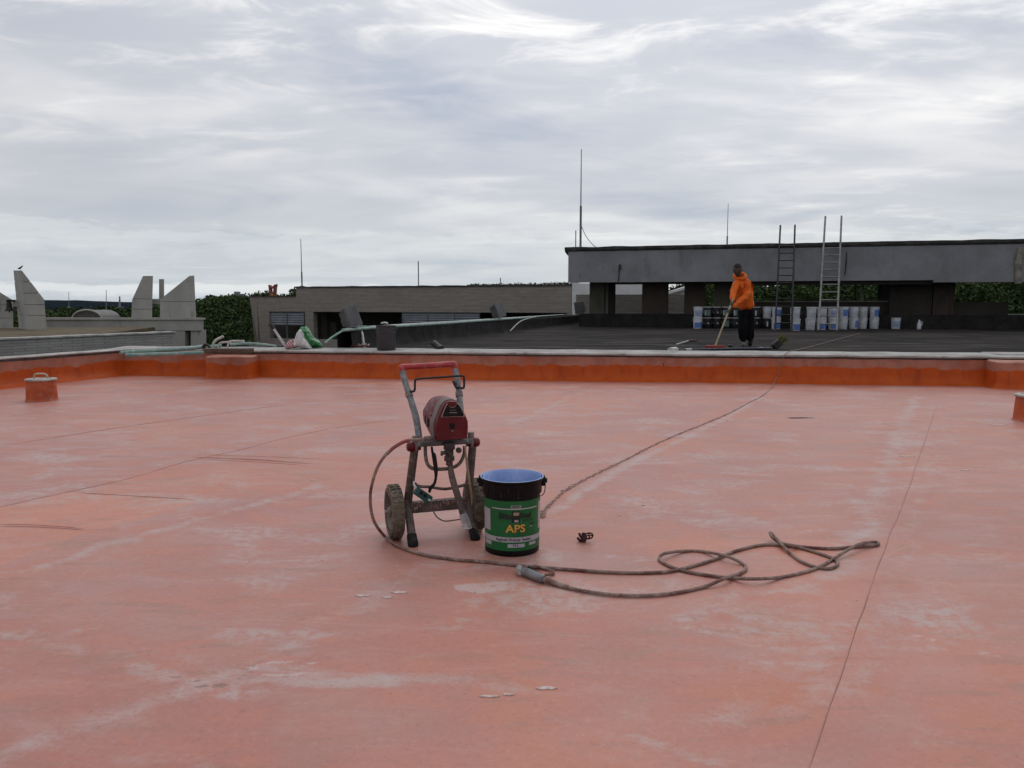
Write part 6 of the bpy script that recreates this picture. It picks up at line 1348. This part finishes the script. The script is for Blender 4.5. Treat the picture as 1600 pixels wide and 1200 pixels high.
zz = {27: .035, 26: .028, 28: .030, 25: .018, 30: .022, 37: .024, 38: .028, 39: .022, 50: .022, 53: .024, 57: .022, 44: .022}
P = list(air)
for i, (x, y) in enumerate(flr):
    z = .085 if i == 0 else (.035 if i == 1 else HZ + zz.get(i, 0) * .8); P.append(G(x, y, z) if i > 1 else (lambda q: q)(G(x, y, z)))
# the first stretch in the air keeps one smooth sweep down to the roof
P[len(air)] = PJ(583.5, 812, -.03); P[len(air) + 1] = G(601, 838, .02)
m = MB(); m.tube(P, [.0085] * 4 + [.0080] * (len(P) - 4), 8, 6); m.build('hose_line', M_HOSE, hs, smooth=True)
m = MB(); m.tube([PJ(638, 688.2, -.05), PJ(628, 691.5, -.07), PJ(615, 699.5, -.092), PJ(604, 709.5, -.10)], [.0105, .0100, .0095, .009], 8, 5); m.build('strain_relief', mat('red_sleeve', (0.26, 0.03, 0.03), .5, c2=(0.2, 0.06, 0.05), scale=20), hs, smooth=True)
m = MB(); m.tube([PJ(676, 684, .02), PJ(664, 685.5, .0)], .013, 10); m.build('fitting', M_SGREY, hs, smooth=True)
gn = thing('spray_gun', 'grey spray gun with trigger guard lying at the hose end', 'spray gun', G(835, 898))
g0 = G(817, 892, .022); g1 = G(850, 905.5, .020); M_GUN = mat('gun_metal', (0.24, 0.25, 0.26), .5, .5, c2=(0.15, 0.15, 0.155), scale=20, dirt=(0.35, 0.27, 0.24), dirt_amt=.4)
m = MB(); m.tube([g0, g0.lerp(g1, .2), g0.lerp(g1, .8), g1], [.018, .021, .021, .018], 12, 2); m.build('grip', M_GUN, gn, smooth=True)
m = MB(); m.tube([G(809.5, 889.5, .022), G(818, 892, .022)], [.015, .014], 12); m.build('gun_head', M_GUN, gn, smooth=True); m = MB(); m.tube([G(811, 887, .022), G(812.5, 894, .022)], .015, 12); m.build('nozzle_guard', mat('guard_grey', (0.42, 0.40, 0.39), .5, c2=(0.2, 0.18, 0.17), scale=40), gn, smooth=True)
m = MB(); m.tube([G(834, 884.5, .02), G(845, 886.5, .012), G(858, 890, .010), G(865.5, 893.5, .010), G(862, 897, .010), G(852, 898.5, .012)], [.008, .006, .006, .006, .006, .006], 8, 5); m.build('trigger_guard', M_HOSE, gn, smooth=True)
m = MB(); m.tube([G(826, 887, .03), G(835, 892, .026), G(846, 897, .024)], [.010, .006, .005], 8, 4); m.build('trigger', M_RUB, gn, smooth=True); m = MB(); m.tube([G(849, 905, .019), G(858, 908, .016), G(872, 913, .012), G(888, 917.5, .010)], [.015, .014, .011, .010], 10, 3); m.build('hose_swivel', M_HOSE, gn, smooth=True)

# ------------------------------------------------------------------ rusty fitting on the roof
rf = thing('rusty_fitting', 'rusty metal valve fitting with wire cage lying alone on the roof', 'fitting', G(914, 846)); M_RUST = mat('dark_rust', (0.060, 0.016, 0.013), .75, c2=(0.025, 0.010, 0.010), scale=40, bump=.5, bscale=120)
def fp_(u, v, dz=0.0): return at(890 + u / 26.67, 820 + v / 26.67, G(912, 847).y + dz)
m = MB(); m.tube([fp_(480, 730), fp_(560, 640), fp_(600, 520), fp_(590, 400, .02)], [.011, .016, .017, .011], 10, 3); m.build('body', M_RUST, rf, smooth=True)
for q in (((400, 350), (430, 430), (470, 500), (560, 560)), ((300, 570), (360, 570), (400, 640), (490, 735)), ((520, 400), (560, 370), (620, 370), (640, 420)), ((610, 560), (640, 640), (620, 700))): m = MB(); m.tube([fp_(*p) for p in q], .0065, 8, 4); m.build('prong', M_RUST, rf, smooth=True)
m = MB(); m.tube([fp_(640, 400), fp_(760, 350), fp_(890, 350), fp_(960, 410), fp_(960, 480), fp_(900, 550), fp_(760, 580), fp_(640, 570)], .0042, 6, 4); m.tube([fp_(640, 470), fp_(800, 440, .02), fp_(960, 440)], .0035, 6, 3); m.tube([fp_(800, 360, .01), fp_(820, 470, -.015), fp_(800, 575)], .004, 6, 4); m.build('wire_cage', M_RUST, rf, smooth=True)

# ------------------------------------------------------------------ twisted power cord
cd = thing('extension_cord', 'thin twisted cord running over the roof and up the parapet', 'cord', G(1000, 718))
base = [G(847, 808, .006), G(851, 797, .006), G(862, 785, .006), G(878, 770, .006), G(900, 756, .006), G(925, 743, .006), G(950, 731, .006), G(985, 714, .006), G(1020, 696, .006), G(1060, 678, .006), G(1100, 662, .006), G(1140, 645, .006), G(1170, 629, .006), G(1190, 619, .006), G(1205, 606, .008)]
wl = lambda px, z: (lambda q: Vector((q.x, q.y, z)))(PL(px, 580, A_ - nW * (.035 + max(0, .10 - z) * 1.1), nW))
base += [wl(1212, .05), wl(1216.5, .16), wl(1219.5, .28), wl(1223, .385), Vector((PL(1227, 556, A_ - nW * .055, nW).x, PL(1227, 556, A_ - nW * .055, nW).y, .455))]
cps = [(lambda q: Vector((q.x, q.y, .460)))(PL(1229, 553, A_ + nW * .02, nW)), (lambda q: Vector((q.x, q.y, .475)))(PL(1234, 550, A_ + nW * .40, nW))]; base += cps + [G(1260, 543.5, ZB + .012), G(1300, 532.5, ZB + .012), G(1345, 520.5, ZB + .012)]
Q, _ = catmull(base, [1] * len(base), 16)
for s in (0, 1):
    pts = []
    for i, p in enumerate(Q):
        tg = (Q[min(i + 1, len(Q) - 1)] - Q[max(i - 1, 0)]).normalized(); nn = Vector((-tg.y, tg.x, 0)); nn = nn.normalized() if nn.length > .1 else Vector((1, 0, 0))
        near = max(0.0, 1 - i / (len(Q) * .62)); amp = (.006 + .017 * near) * (1 if i < len(Q) * .62 else .25)
        pts.append(p + nn * amp * (mnoise.noise((i * .42, s * 4.0, 0)) * 1.5 + .35 * math.sin(i * .9 + s * 3.1)) + Vector((0, 0, .002 * s)))
    m = MB(); m.tube(pts, [.0027 if i < len(pts) * .58 else .0048 for i in range(len(pts))], 6); m.build('strand', mat('cord_brown', (0.30, 0.21, 0.17), .7, c2=(0.40, 0.30, 0.25), scale=12) if s else mat('cord_dark', (0.17, 0.105, 0.085), .7, c2=(0.30, 0.2, 0.17), scale=9), cd, smooth=True)

# ------------------------------------------------------------------ air
def haze():
    m = MB(); m.box((0, 2000, 14), (9000, 8400, 50)); o = m.build('haze', None); tag(o, kind='stuff')
    hm = bpy.data.materials.new('haze_air'); hm.use_nodes = True; nt = hm.node_tree; nt.nodes.clear(); out = nt.nodes.new('ShaderNodeOutputMaterial'); v = nt.nodes.new('ShaderNodeVolumePrincipled')
    v.inputs['Color'].default_value = (.45, .68, 1, 1); v.inputs['Density'].default_value = 0.000011; v.inputs['Anisotropy'].default_value = 0.2; nt.links.new(v.outputs[0], out.inputs['Volume']); o.data.materials.append(hm)
haze()
